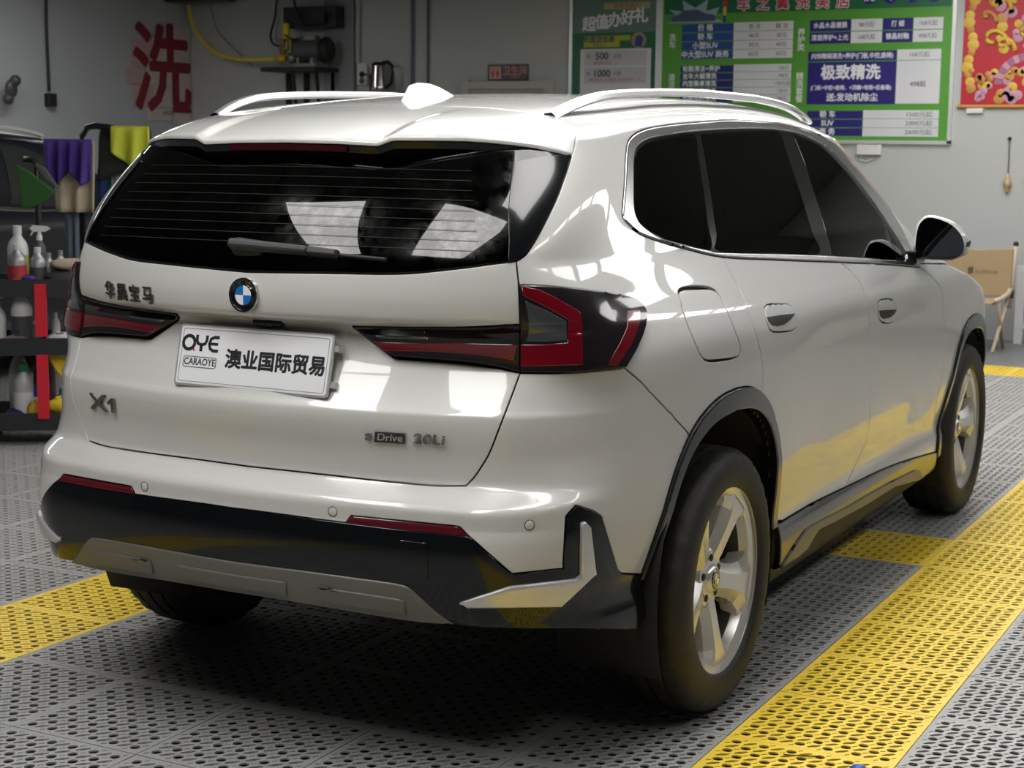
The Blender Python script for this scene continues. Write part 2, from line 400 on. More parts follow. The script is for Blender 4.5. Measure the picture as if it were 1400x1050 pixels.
def panel(name,loop,m,parent,off=0.,gap=.002,bev=.0016,depth=.010,holes=(),side=1,step=.02,sub=1,flat=None,offf=None,ntilt=0.):
    """patch of the body surface bounded by loop (col,row); centre patches (side=0) are mirrored into one mesh"""
    loops=[dens(loop,step)]+[dens(h,step) for h in holes]
    V=[];E=[]
    for L in loops:
        b=len(V); V+=L; E+=[(b+i,b+(i+1)%len(L)) for i in range(len(L))]
    a=np.asarray(loops[0]); u0,v0=a.min(0); u1,v1=a.max(0)
    gu,gv=np.meshgrid(np.arange(math.ceil(u0),math.floor(u1)+1,sub),np.arange(math.ceil(v0),math.floor(v1)+1,sub)); P=np.stack([gu.ravel(),gv.ravel()],1).astype(float)
    if len(P):
        k=inpoly(P,loops[0]); 
        for h in loops[1:]: k&=~inpoly(P,h)
        P=P[k]
    if len(P):
        k=np.ones(len(P),bool)
        for L in loops: k&=segdist(P,L)>.4
        P=P[k]
    V=V+[tuple(p) for p in P]
    r=geometry.delaunay_2d_cdt([Vector(v) for v in V],E,[],0,1e-6)
    vv=np.array([(v.x,v.y) for v in r[0]]); F=np.array([tuple(f) for f in r[2]])
    cen=vv[F].mean(1); k=inpoly(cen,loops[0])
    for h in loops[1:]: k&=~inpoly(cen,h)
    F=F[k]
    used=np.unique(F); re=-np.ones(len(vv),int); re[used]=np.arange(len(used)); F=re[F]; vv=vv[used]
    X=S(vv[:,0],vv[:,1]); N=SN(vv[:,0],vv[:,1])
    # consistent orientation
    fn=np.cross(X[F[:,1]]-X[F[:,0]],X[F[:,2]]-X[F[:,0]]); flip=(fn*N[F].mean(1)).sum(1)<0
    F[flip]=F[flip][:,::-1]
    cnt={}
    for f in F.tolist():
        for p,q in ((f[0],f[1]),(f[1],f[2]),(f[2],f[0])): cnt[(p,q)]=1
    bd=[]
    def cen_edge(p,q):
        e=1e-3; A,B=vv[p],vv[q]
        return (A[0]<e and B[0]<e) or (A[1]>NR-1-e and B[1]>NR-1-e) or (A[0]>NC-1-2e-3 and B[0]>NC-1-2e-3)
    for (p,q) in cnt:
        if (q,p) not in cnt and not (side==0 and cen_edge(p,q)): bd.append((p,q))
    inw=np.zeros_like(X)
    for p,q in bd:
        t=X[q]-X[p]; w=np.cross((N[p]+N[q]),t); w/=np.linalg.norm(w)+1e-12; inw[p]+=w; inw[q]+=w
    ln=np.linalg.norm(inw,axis=1); isb=ln>1e-9; inw[isb]/=ln[isb][:,None]
    if side==0:
        ctr=np.abs(X[:,0])<1e-4; inw[ctr,0]=0
    offv=np.full(len(X),off)
    if offf is not None: offv=offv+offf(X)
    Nd=N
    if ntilt: N=N-np.array([0,0,ntilt]); N=N/np.linalg.norm(N,axis=1)[:,None]
    top=X+Nd*offv[:,None]+inw*(gap+bev)
    verts=[top]; nor=[N]; faces=[F]
    bi=np.where(isb)[0]; m1=-np.ones(len(X),int); n0=len(X)
    m1[bi]=n0+np.arange(len(bi)); nb=len(bi)
    r1=X[bi]+Nd[bi]*(offv[bi]-bev)[:,None]+inw[bi]*gap; r3=r1-N[bi]*depth
    nn=(N[bi]-inw[bi]); nn/=np.linalg.norm(nn,axis=1)[:,None]
    verts+=[r1,r1,r3]; nor+=[nn,-inw[bi],-inw[bi]]
    q=[]
    for a_,b_ in bd:
        A,B=m1[a_],m1[b_]
        q+=[(b_,a_,A),(b_,A,B),(B+nb,A+nb,A+2*nb),(B+nb,A+2*nb,B+2*nb)]
    faces=np.concatenate([F,np.array(q,int).reshape(-1,3)]); verts=np.concatenate(verts); nor=np.concatenate(nor)
    outs=[]
    if side==0:
        n=len(verts); verts=np.concatenate([verts,verts*[-1,1,1]]); nor=np.concatenate([nor,nor*[-1,1,1]]); faces=np.concatenate([faces,faces[:,::-1]+n])
        return meshobj(name,verts,faces,m,parent,True,nor)
    if side==-1: verts=verts*[-1,1,1]; nor=nor*[-1,1,1]; faces=faces[:,::-1]
    return meshobj(name,verts,faces,m,parent,True,nor)
def both(name,loop,m,parent,**k):
    pr,plf=parent if isinstance(parent,tuple) else (parent,parent)
    return panel(name,loop,m,pr,side=1,**k),panel(name,loop,m,plf,side=-1,**k)
D={
'gl_bot':[(0,104.24),(0.69,104.27),(1.45,104.3),(2.35,104.33),(3.33,104.37),(4.35,104.41),(5.35,104.45),(6.29,104.48),(7.08,104.51),(7.87,104.53),(8.66,104.56),(9.46,104.58),(10.27,104.61),(11.07,104.63),(11.89,104.66),(12.72,104.69),(13.46,104.71),(14.22,104.72),(14.99,104.74),(15.77,104.75),(16.54,104.76),(17.31,104.79),(18.07,104.82),(18.81,104.86),(19.53,104.92),(20.25,105),(20.97,105.09),(21.69,105.2),(22.4,105.32),(23.09,105.45),(23.76,105.57),(24.41,105.7),(25.02,105.81),(25.59,105.92),(26.38,106.07),(27.11,106.23),(27.78,106.37),(28.39,106.52),(28.97,106.65),(29.51,106.77),(30.8,106.93),(32.74,107.1),(34.25,107.26),(35.3,107.37)],
'tgside':[(35.3,107.37),(35.49,106.46),(35.36,105.67),(35.22,104.89),(35.01,104.1),(34.69,103.25),(34.35,102.4),(33.98,101.55),(33.59,100.69),(33.14,99.86),(32.66,99.02),(32.19,95.76),(31.67,92.39)],
'up_bot':[(0,87.47),(0.49,87.96),(1.32,88.01),(2.22,88.06),(3.17,88.09),(4.12,88.12),(5.03,88.13),(5.88,88.12),(6.67,88.09),(7.45,88.03),(8.22,87.95),(9,87.87),(9.77,87.79),(10.55,87.73),(11.35,87.7),(12.17,87.72),(12.9,87.76),(13.65,87.82),(14.41,87.89),(15.17,87.98),(15.93,88.09),(16.69,88.2),(17.45,88.31),(18.2,88.44),(18.94,88.57),(19.68,88.69),(20.41,88.82),(21.15,88.96),(21.88,89.1),(22.61,89.24),(23.32,89.4),(24.03,89.58),(24.71,89.76),(25.38,89.97),(26.15,90.25),(26.94,90.59),(27.74,90.95),(28.51,91.31),(29.22,91.66),(29.85,91.97),(30.8,92.22),(31.67,92.39)],
'gl_side':[(35.3,107.37),(36.15,107.81),(37.13,108.7),(37.57,109.68),(37.94,110.91),(38.28,112.32),(38.51,113.5),(38.72,114.8),(38.92,116.18),(39.13,117.58),(39.34,119),(39.56,120.46),(39.77,121.98),(39.97,123.56),(40.11,124.92),(40.24,126.37),(40.36,127.84),(40.48,129.25),(40.59,130.52),(40.74,132.43),(40.82,134.07),(40.88,135.19)],
'fin':[(32.85,106.91),(32.39,108.1),(31.88,109.34),(31.38,110.6),(30.91,111.86),(30.33,113.22),(29.89,114.6),(29.63,115.99),(29.35,117.4),(29.04,118.83),(28.78,120.4),(28.51,121.99),(28.23,123.6),(27.92,125.21),(27.65,126.74),(27.36,128.28),(27.06,129.81),(26.77,131.36),(27.41,131.86),(28.09,132.38),(28.86,132.9),(29.77,133.39),(31.06,133.9),(32.63,134.18),(34.31,134.46),(36.13,134.73),(38.11,134.97),(40.29,135.17),(40.4,133.61),(40.5,132.06),(40.59,130.52),(40.43,129.1),(40.29,127.69),(40.16,126.29),(40.05,124.92),(39.97,123.56),(39.72,122.03),(39.5,120.52),(39.3,119.04),(39.13,117.58),(38.89,116.24),(38.67,114.91),(38.46,113.61),(38.28,112.32),(37.89,111.1),(37.5,109.89),(37.13,108.7),(36.22,108.03),(35.3,107.37)],
'pil_top':[(40.88,135.19),(41.07,136.74),(41.02,138.6),(40.34,139.86),(42.7,140.96),(45.88,142.21),(48.83,143.48),(50.87,144.63),(52.22,145.67),(52.45,146.52),(52.23,147.09)],
'joint':[(46.68,173),(46.82,169.67),(47.07,168.93),(47.38,168.01),(47.72,166.92),(48.05,165.68),(48.26,164.88),(48.54,163.97),(48.88,163.01),(49.27,162.01),(49.69,161),(50.1,160.02),(50.49,159.08),(50.82,158.22),(51.05,157.45),(51.2,156.3),(51.1,155.34),(50.83,154.45),(50.5,153.53),(50.22,152.5),(50.01,151.45),(49.78,150.27),(49.87,149.13),(50.56,148.23),(51.48,147.55),(52.23,147.09)],
'shut_low':[(31.25,76.07),(31.29,75.55),(31.38,74.8),(31.53,73.95),(31.71,73.14),(31.87,72.4),(32.03,70.9),(32.22,68.39),(32.41,65.61),(32.34,63.3),(32.21,60.69),(31.99,59.28),(31.7,58.32),(31.32,57.42),(30.94,56.64),(30.28,55.48),(29.82,54.62),(29.49,53.88),(29.06,52.77),(28.67,50.59),(28.23,48.54),(27.93,47.15)],
'tg_bot':[(0,47.06),(0.85,47.09),(1.61,47.12),(2.5,47.15),(3.47,47.18),(4.45,47.2),(5.39,47.21),(6.22,47.21),(7.1,47.21),(7.95,47.19),(8.77,47.17),(9.57,47.14),(10.36,47.1),(11.16,47.07),(11.95,47.03),(12.73,46.98),(13.49,46.93),(14.27,46.87),(15.07,46.82),(15.9,46.77),(16.66,46.72),(17.46,46.67),(18.29,46.61),(19.12,46.55),(19.91,46.5),(20.66,46.45),(21.34,46.42),(22.16,46.38),(22.89,46.34),(23.55,46.33),(24.19,46.34),(24.83,46.39),(25.52,46.51),(26.25,46.68),(26.93,46.87),(27.51,47.03),(27.93,47.15)],
'lt_low':[(12.17,87.72),(12.31,85.13),(12.68,82.78),(13.24,80.65),(13.83,79.67),(14.42,79.2),(15.03,78.73),(15.65,78.27),(16.27,77.81),(16.91,77.35),(17.61,77.33),(18.3,77.31),(18.99,77.3),(19.67,77.28),(20.35,77.26),(21.03,77.24),(21.66,77.21),(22.29,77.17),(22.92,77.14),(23.54,77.11),(24.16,77.07),(24.78,77.04),(25.46,76.96),(26.15,76.89),(26.83,76.81),(27.5,76.73),(28.18,76.66),(28.81,76.51),(29.43,76.37),(30.09,76.22),(31.25,76.07)],
'lamp_l':[(31.67,92.39),(31.1,88.71),(30.78,85.13),(30.59,81.58),(30.54,79.57),(30.51,78.68),(30.6,77.8),(30.83,76.93),(31.25,76.07)],
'lamp_top':[(34.95,103.53),(36.02,103.52),(37.57,103.49),(39.35,103.45),(41.12,103.39),(42.82,103.31),(44.58,103.2),(46.45,103.08),(48.5,102.92),(50.02,102.79),(51.69,102.65),(53.44,102.49),(55.22,102.31),(56.98,102.13),(58.62,101.96),(60.47,101.68),(61.56,101.4),(62.54,101.13),(63.36,100.88),(64.37,100.49),(64.98,100.07),(65.4,99.42),(65.55,97.84),(65.45,95.31),(65.1,92.48),(64.71,90.13),(64.24,87.51),(63.75,84.82),(63.2,82.08),(62.61,79.84),(62.03,79.23),(61.5,78.65),(60.97,78.09),(60.39,77.58),(58.68,76.89),(56.84,76.4)],
'lamp_bot':[(31.25,76.07),(31.98,76.09),(33.02,76.1),(34.27,76.11),(35.63,76.12),(36.97,76.14),(38.11,76.16),(39.34,76.17),(40.62,76.19),(41.93,76.2),(43.24,76.22),(44.48,76.23),(46.29,76.26),(48.02,76.29),(49.74,76.32),(51.38,76.34),(53.51,76.37),(55.47,76.39),(56.84,76.4)],
'bgap':[(56.84,76.4),(57.03,75.91),(57.19,75.21),(57.54,74.38),(58.33,73.51),(59.27,72.78),(60.23,71.96),(60.86,69.24),(61.51,66.43),(62.17,63.57),(62.78,60.97),(63.46,59.33),(64.16,58.3),(64.84,57.32),(65.45,56.48),(65.91,55.87)],
'blk_top':[(0,29.2),(0.67,29.22),(1.47,29.24),(2.43,29.26),(3.47,29.27),(4.23,29.27),(5.08,29.26),(5.98,29.24),(6.87,29.22),(7.73,29.18),(8.52,29.14),(9.39,29.09),(10.2,29.02),(10.97,28.98),(11.71,28.96),(12.42,28.94),(13.31,28.92),(14.2,28.9),(14.96,28.89),(15.48,28.88)],
'ref_in':[(15.48,28.88),(15.79,30.33),(16.13,32.06)],
'ref_top':[(16.13,32.06),(16.61,32.06),(17.27,32.05),(18.05,32.05),(18.9,32.03),(19.77,32.01),(20.4,31.99),(21.08,31.97),(21.79,31.94),(22.5,31.9),(23.22,31.87),(23.93,31.83),(24.61,31.79),(25.43,31.75),(26.3,31.7),(27.16,31.66),(27.95,31.61),(28.61,31.56),(29.09,31.53)],
'ref_out':[(29.09,31.53),(29.47,30.16),(29.88,28.94),(30.48,28.49)],
'ref_bot':[(15.48,28.88),(15.97,28.87),(16.61,28.85),(17.38,28.83),(18.22,28.8),(19.09,28.78),(19.94,28.75),(20.74,28.73),(21.49,28.71),(22.27,28.69),(23.04,28.67),(23.81,28.65),(24.56,28.63),(25.29,28.62),(25.99,28.6),(26.82,28.58),(27.67,28.56),(28.49,28.54),(29.23,28.52),(29.86,28.51),(30.48,28.49)],
'blk_diag':[(30.48,28.49),(31.43,27.92),(32.34,27.32),(33.25,26.7),(34.16,26.07),(35.08,25.43),(36,24.78),(36.93,24.1),(37.88,23.41),(38.74,22.79)],
'blade_o':[(38.74,22.79),(39.9,22.86),(41.07,22.9),(42.25,22.93),(43.43,22.94),(44.62,22.94),(45.81,22.91),(47,22.87),(48.21,22.8),(48.13,23.88),(48.05,24.95),(47.96,26),(47.85,27.04),(47.75,28.07),(47.64,29.22),(47.63,32.16),(47.58,35.09),(48.09,36.54),(48.55,37.97),(48.91,39.37),(50.21,38.08),(51.45,36.72),(52.65,35.3),(53.48,33.77),(54.31,32.21),(54.79,29.21),(55.28,28.02),(55.8,26.93),(56.34,25.82),(56.87,24.7),(57.4,23.56),(57.94,22.39),(58.5,21.21),(59.08,20.02),(59.81,19.29),(60.76,18.81),(61.67,18.31),(62.59,17.8),(63.54,17.28)],
'skid_top':[(0,20.4),(0.11,20.4),(0.78,20.4),(1.61,20.4),(2.57,20.41),(3.65,20.42),(4.4,20.43),(5.22,20.44),(6.11,20.45),(7.03,20.47),(7.97,20.47),(8.91,20.48),(9.82,20.48),(10.7,20.48),(11.57,20.47),(12.44,20.46),(13.32,20.44),(14.18,20.43),(15.03,20.41),(15.84,20.38),(16.61,20.36),(17.34,20.34),(18.24,20.31),(19.11,20.28),(19.92,20.25),(20.66,20.21),(21.31,20.18),(21.86,20.13),(22.84,19.99),(23.36,19.79),(23.66,19.63),(24.14,19.11),(24.51,18.69),(24.99,18.15),(25.51,17.51),(26.04,16.87),(26.53,16.26),(26.96,15.76),(27.68,15.04),(28.29,14.53),(28.71,14.19)],
'skid_bot':[(0,14.95),(0.83,14.93),(1.89,14.95),(3,14.95),(3.72,14.95),(4.49,14.95),(5.3,14.93),(6.15,14.92),(7.02,14.9),(7.88,14.88),(8.74,14.85),(9.58,14.82),(10.38,14.79),(11.14,14.76),(12.04,14.71),(12.9,14.66),(13.73,14.61),(14.54,14.55),(15.34,14.49),(16.15,14.43),(16.96,14.38),(17.79,14.33),(18.55,14.28),(19.34,14.23),(20.15,14.18),(20.95,14.13),(21.74,14.09),(22.51,14.05),(23.25,14.01),(23.94,13.98),(24.57,13.96),(25.46,13.97),(26.3,14),(27.07,14.05),(27.74,14.11),(28.3,14.16),(28.71,14.19)],
'blk_bot':[(28.71,14.19),(29.13,14.15),(29.69,14.09),(30.62,14.02),(31.9,13.95),(33.25,13.89),(34.25,13.86),(35.32,13.82),(36.43,13.77),(37.6,13.71),(38.8,13.63),(40.05,13.54),(41.33,13.42),(42.39,13.31),(43.53,13.18),(44.73,13.04),(45.95,12.87),(47.19,12.67),(48.4,12.46),(49.58,12.24),(50.7,12.02),(51.72,11.79),(53.13,11.46),(54.46,11.11),(55.73,10.77),(56.95,10.43),(58.1,10.11),(59.22,9.79),(60.6,9.24),(61.34,8.84),(61.84,8.57)],
'blk_arch':[(61.84,8.57),(62.25,9.33),(62.68,10.09),(63.14,10.83),(63.63,11.56),(63.98,12.41),(64.38,13.24),(64.84,14.02),(65.16,14.9),(65.39,15.85)],
'blade_s':[(50.68,31.79),(51.28,30.13),(51.91,28.81),(52.22,27.75),(52.54,26.67),(52.87,25.57),(53.19,24.46),(53.49,23.33),(53.8,22.19),(54.1,21.03),(53.35,20.5),(52.6,19.97),(51.86,19.42),(51.12,18.87),(50.37,18.31),(49.62,17.75),(48.85,17.18),(48.05,16.61),(46.83,16.8),(45.62,16.97),(44.41,17.11),(43.19,17.24),(41.98,17.35),(40.77,17.43),(39.56,17.5),(38.35,17.54),(37.14,17.57),(35.92,17.57),(34.69,17.56),(33.46,17.52),(32.21,17.46),(30.95,17.38),(30.14,17.73),(29.6,18.07),(30.52,18.49),(31.69,18.89),(32.84,19.28),(33.97,19.64),(35.08,19.99),(36.18,20.33),(37.28,20.65),(38.38,20.95),(39.58,21.03),(40.77,21.09),(41.97,21.13),(43.18,21.15),(44.38,21.15),(45.6,21.14),(46.82,21.1),(48.04,21.04),(49.27,20.97),(50.51,20.87),(51.28,21.33),(51.15,22.44),(51.02,23.52),(50.88,24.6),(50.73,25.66),(50.57,26.7),(50.41,27.74),(50.25,28.75),(50.16,31.19)],
'hatch':[(22.07,26.76),(22.4,27.14),(23.05,27.13),(23.7,27.11),(24.34,27.1),(24.99,27.08),(25.62,27.06),(25.82,26.63),(25.84,25.76),(25.86,24.89),(25.87,24),(25.87,23.1),(25.85,22.19),(25.83,21.27),(25.57,21.12),(24.95,21.18),(24.32,21.24),(23.69,21.3),(23.06,21.36),(22.42,21.42),(22.12,21.86)],
'rd_rear':[(87.42,105.2),(87.63,104.44),(87.92,103.32),(88.15,102.03),(88.22,101.21),(88.21,100.32),(88.04,99.37),(87.66,96.66),(87.05,92.76),(86.45,89.31),(85.85,85.59),(85.24,81.74),(84.6,79.53),(84.03,78.69),(83.6,77.9),(82.94,76.78),(82.22,75.73),(81.57,74.76),(81.15,73.84),(81.08,72.75),(81.1,71.28),(81.07,68.04),(81,65.15),(80.89,62.05),(80.79,59.74),(80.73,59.06)],
'split':[(127.78,100.82),(128.3,100.05),(128.75,98.8),(128.36,94.08),(127.55,90.49),(126.56,86.63),(125.37,82.45),(123.67,79.54),(121.78,78.42),(120.09,77.18),(118.77,75.78),(117.65,74.27),(117.16,73.01),(116.84,71.12),(116.58,66.78),(116.48,62.15),(116.46,59),(116.43,57.65),(116.39,56.19),(116.44,54.67),(116.54,53.11),(116.67,48.86),(116.79,44.48),(116.95,40.27),(117.16,36.11),(117.36,31.85),(117.52,28.5),(117.78,27.01),(118.09,25.55),(118.3,24.23),(118.39,23.06),(118.14,21.5),(117.57,20.38),(116.88,19.46),(116.24,18.52),(115.6,17.51),(114.89,16.56),(114.17,15.71),(113.52,15),(112.38,13.99),(111.52,13.45)],
'fd_front':[(157.08,88.24),(157.08,84.85),(156.18,79.9),(154.85,78.92),(153.5,77.73),(152.32,76.32),(151.42,75.24),(150.41,74.13),(149.34,72.78),(148.26,68.71),(147.83,64.93),(147.61,60.53),(147.45,58.49),(147.3,56.7),(147.19,54.89),(147.14,53.12),(147.1,48.62),(147.05,44.39),(146.94,39.49),(146.77,35.1),(146.54,31.07),(146.35,28.38),(146.31,27.03),(146.43,25.61),(146.57,23.94),(146.69,22.32),(146.82,20.73),(147.09,19.08),(147.58,17.3),(148.15,15.29),(148.01,13.37),(147.85,11.51),(148.07,9.77),(148.39,8.48)],
'door_bot':[(90.29,14.2),(91.16,14.2),(92.43,14.21),(93.88,14.21),(95.31,14.2),(96.58,14.21),(97.83,14.22),(99.23,14.21),(100.95,14.14),(102.29,14.07),(103.73,13.98),(105.29,13.88),(107.01,13.76),(108.91,13.62),(111.03,13.47),(112.61,13.37),(114.37,13.26),(116.28,13.14),(118.29,13.02),(120.42,12.87),(122.61,12.7),(124.81,12.51),(126.98,12.29),(129.08,12.05),(131.87,11.66),(134.86,11.16),(137.97,10.59),(141.04,9.99),(143.94,9.39),(146.46,8.87),(148.39,8.48)],
'ch_bot':[(157.08,88.24),(155.94,89.29),(154.43,90.69),(152.52,92.35),(150.17,94.16),(147.33,96.04),(145.49,97.12),(143.45,98.24),(141.22,99.1),(138.84,99.41),(136.39,99.72),(133.89,100.02),(131.32,100.34),(128.75,100.64),(126.22,100.95),(123.89,101.22),(121.47,101.5),(119.01,101.78),(116.53,102.06),(114.05,102.33),(111.62,102.6),(109.25,102.86),(106.98,103.11),(104.82,103.35),(102.81,103.58),(100.45,103.84),(98.22,104.07),(96.1,104.3),(94.08,104.51),(92.15,104.72),(90.32,104.95),(88.56,105.18),(86.88,105.44),(85.08,105.77),(83.41,106.12),(81.87,106.49),(80.43,106.86),(79.06,107.32),(77.78,107.81),(76.62,108.26),(74.87,108.95),(73.42,109.56),(72.16,110.13),(71,110.7),(69.59,111.43),(68.37,112.13),(67.36,112.83),(66.21,114.06),(65.5,115.01)],
'ch_top':[(65.5,115.01),(64.76,115.87),(64.04,117.24),(63.99,118.46),(64.14,119.89),(64.34,121.38),(64.51,122.82),(64.71,124.31),(64.95,126.12),(65.11,127.49),(65.29,129.07),(65.49,130.72),(65.72,132.28),(66,133.59),(66.44,135.23),(66.95,136.48),(67.89,137.47),(69.35,138.25),(71.19,138.79),(73.46,139.14),(75.44,139.29),(77.65,139.35),(80.08,139.35),(82.72,139.34),(85.03,139.32),(87.5,139.29),(90.03,139.26),(92.6,139.26),(95.19,139.3),(97.39,139.35),(99.69,139.41),(102.04,139.48),(104.41,139.57),(106.76,139.66),(109.03,139.73),(111.66,139.79),(114.23,139.79),(116.78,139.76),(119.33,139.72),(121.9,139.68),(125.08,139.63),(128.29,139.61),(131.75,139.58),(135.65,139.53),(139.2,139.49),(143.07,139.45),(147.15,139.38),(151.43,139.31),(155.7,139.2),(159.89,139.04),(163.96,138.82),(167.67,138.44),(170.83,137.8),(173.73,136.88),(175.91,135.83),(178.07,134.55),(180.79,133.1),(174.87,114.6),(172.37,112.63),(170.48,110.68),(169.52,108.81),(168.9,107.07),(168.25,106.02),(167.26,104.45),(166.3,103.22),(165.16,101.83),(163.84,100.39),(161.87,98.09),(159.16,92.3),(157.08,88.24)],
'ci_bot':[(154.95,97.19),(152.92,98.38),(151.41,99.06),(149.61,99.32),(147.57,99.62),(145.33,99.95),(142.85,100.29),(140.22,100.66),(137.49,101.02),(134.64,101.39),(131.74,101.76),(128.83,102.11),(125.92,102.45),(123.05,102.78),(120.84,103.01),(118.45,103.26),(115.95,103.51),(113.36,103.77),(110.74,104.02),(108.1,104.27),(105.5,104.52),(102.94,104.75),(100.47,104.98),(98.12,105.2),(95.91,105.4),(93.85,105.59),(91.97,105.76),(90.3,105.92),(88.86,106.05),(87.66,106.17),(85.1,106.45),(84.83,106.71),(83.57,106.98),(81.92,107.45),(80.09,108),(78.24,108.58),(76.49,109.16),(74.95,109.72),(73.74,110.23),(72.22,111.09),(71.14,111.95),(70.36,112.71),(69.8,113.24)],
'ci_top':[(69.8,113.24),(69.19,113.9),(68.33,114.86),(67.64,115.91),(67.29,116.89),(67.11,117.97),(67.05,119.37),(67.1,120.76),(67.23,122.38),(67.42,124.1),(67.63,125.8),(67.82,127.53),(68.04,129.35),(68.31,131.05),(68.69,132.45),(69.65,134.2),(71.05,135.26),(72.3,135.81),(73.79,136.17),(75.68,136.42),(77.49,136.53),(79.59,136.57),(81.83,136.58),(84.09,136.6),(86.21,136.64),(88.25,136.69),(90.45,136.72),(93.04,136.76),(95.12,136.79),(97.47,136.82),(99.99,136.85),(102.56,136.89),(105.09,136.95),(107.47,137.02),(110.14,137.12),(112.74,137.2),(115.28,137.27),(117.76,137.32),(120.2,137.35),(123.09,137.38),(125.83,137.39),(128.61,137.39),(131.64,137.36),(134.94,137.33),(138.4,137.28),(141.92,137.16),(145.41,136.89),(148.86,136.49),(152.28,136.02),(155.45,135.39),(158.13,134.52),(159.82,133.61),(161.1,132.52),(162.06,131.26),(162.78,129.87),(163.35,128.36),(163.69,127.01),(163.91,125.55),(164.02,124.02),(164.04,122.42),(164.01,120.78),(163.94,119.12),(163.83,117.42),(163.68,115.68),(163.48,113.89),(163.25,112.09),(163.01,110.29),(162.77,108.49),(162.43,106.73),(161.89,105.36),(161.42,103.99),(160.94,102.7),(160.42,101.58),(159.91,100.71),(158.81,99.44),(154.95,97.19)],
'w_q':[(69.86,113.7),(69.14,114.46),(68.32,115.65),(67.98,116.58),(67.72,117.67),(67.6,119.12),(67.62,120.55),(67.75,122.23),(67.94,124),(68.16,125.73),(68.4,127.49),(68.67,129.3),(69.01,130.99),(69.43,132.35),(70.4,133.92),(71.74,134.78),(73.55,135.43),(76.02,135.79),(77.69,135.91),(79.63,135.97),(81.72,136.01),(83.83,136.05),(86.21,136.22),(88.76,136.49),(91.01,136.58),(92.48,136.21),(92.86,135.21),(92.48,133.76),(91.77,132.03),(91.15,130.21),(90.83,128.94),(90.49,127.57),(90.12,126.12),(89.74,124.65),(89.37,123.18),(89,121.75),(88.63,120.33),(88.26,118.89),(87.88,117.45),(87.52,116.04),(87.17,114.69),(86.85,113.41),(86.55,111.48),(86.35,109.57),(86.01,107.97),(85.27,107.01),(83.94,106.95),(82.27,107.48),(80.5,108.29),(78.91,108.95),(77.45,109.46),(75.98,109.98),(74.72,110.45),(73.84,110.77)],
'w_r':[(95.27,136.19),(96.85,136.2),(99.1,136.23),(101.75,136.28),(104.52,136.35),(107.12,136.42),(109.61,136.5),(112.19,136.57),(114.8,136.63),(117.35,136.69),(119.76,136.72),(123.63,136.97),(127.24,137.2),(129.86,136.73),(130.54,135.67),(130.25,134.15),(129.56,132.29),(128.95,130.21),(128.66,128.68),(128.32,126.98),(127.96,125.17),(127.59,123.3),(127.22,121.41),(126.84,119.56),(126.5,117.95),(126.14,116.27),(125.78,114.57),(125.42,112.89),(125.08,111.27),(124.78,109.77),(124.51,108.42),(124.3,106.48),(124.09,105.09),(123.55,104),(121.86,103.35),(120.23,103.25),(118.21,103.34),(115.91,103.58),(113.42,103.89),(110.83,104.25),(108.22,104.58),(105.68,104.86),(103.61,105.03),(101.33,105.2),(98.94,105.36),(96.55,105.53),(94.25,105.69),(92.12,105.87),(90.27,106.06),(88.77,106.27),(87.68,106.5),(86.72,107.27),(87.65,108.48),(88.79,110.41),(89.09,111.6),(89.45,112.99),(89.85,114.55),(90.29,116.2),(90.75,117.9),(91.2,119.58),(91.63,121.17),(92.06,122.81),(92.52,124.56),(92.99,126.35),(93.45,128.08),(93.87,129.66),(94.23,130.98),(94.5,131.96)],
'w_f':[(139.46,136.4),(141.06,136.37),(144.19,136.03),(146.84,135.63),(150.25,135.15),(153.78,134.54),(156.67,133.66),(158.27,132.71),(159.45,131.55),(160.31,130.22),(160.96,128.76),(161.5,127.22),(161.88,125.86),(162.16,124.39),(162.34,122.85),(162.44,121.26),(162.48,119.66),(162.45,118.06),(162.37,116.09),(162.26,114.06),(162.07,112.03),(161.74,110.09),(161.26,108.33),(159.73,106.23),(157.81,104.81),(156.26,103.44),(155.7,101.85),(155.1,100.29),(153.02,99.41),(151.22,99.39),(149.01,99.63),(146.57,100.01),(143.95,100.47),(141.42,100.9),(139.11,101.23),(136.45,101.49),(133.73,101.68),(131.23,101.88),(129.19,102.12),(127.83,102.46),(127.24,103.07),(128.02,103.87),(129.32,105.35),(130.02,106.33),(130.74,107.73),(131.24,109.58),(131.8,111.56),(132.4,113.55),(132.99,115.47),(133.54,117.23),(134.16,119.2),(134.8,121.22),(135.45,123.18),(136.07,124.97),(136.63,126.48),(137.05,127.59)],
'w_t':[(161.76,106.96),(161.25,105.84),(160.83,104.71),(160.44,103.59),(160,102.45),(159.46,101.32),(158.19,100.28),(156.71,99.25),(154.7,99.44),(155.73,100.69),(156.5,101.94)],
'fuel':[(73.33,100.19),(73.85,100.56),(74.74,100.71),(75.6,100.68),(76.71,100.6),(77.8,100.51),(79.36,100.38),(80.66,100.2),(81.56,99.71),(81.74,98.62),(81.61,96.19),(81.3,93.11),(80.98,90.64),(80.63,87.83),(80.3,84.65),(79.89,80.86),(79.43,79.25),(79.11,78.41),(78.77,77.47),(78.37,76.71),(77.85,76.05),(77.29,75.53),(76.17,74.93),(74.83,74.87),(73.75,74.96),(72.6,75.08),(71.49,75.22),(70.61,75.38),(70.17,75.82),(70.39,76.57),(70.65,77.23),(70.85,78.06),(70.93,78.89),(71.08,79.68),(71.28,82.2),(71.48,85.72),(71.77,89.43),(72.14,93.04),(72.41,95.56)],
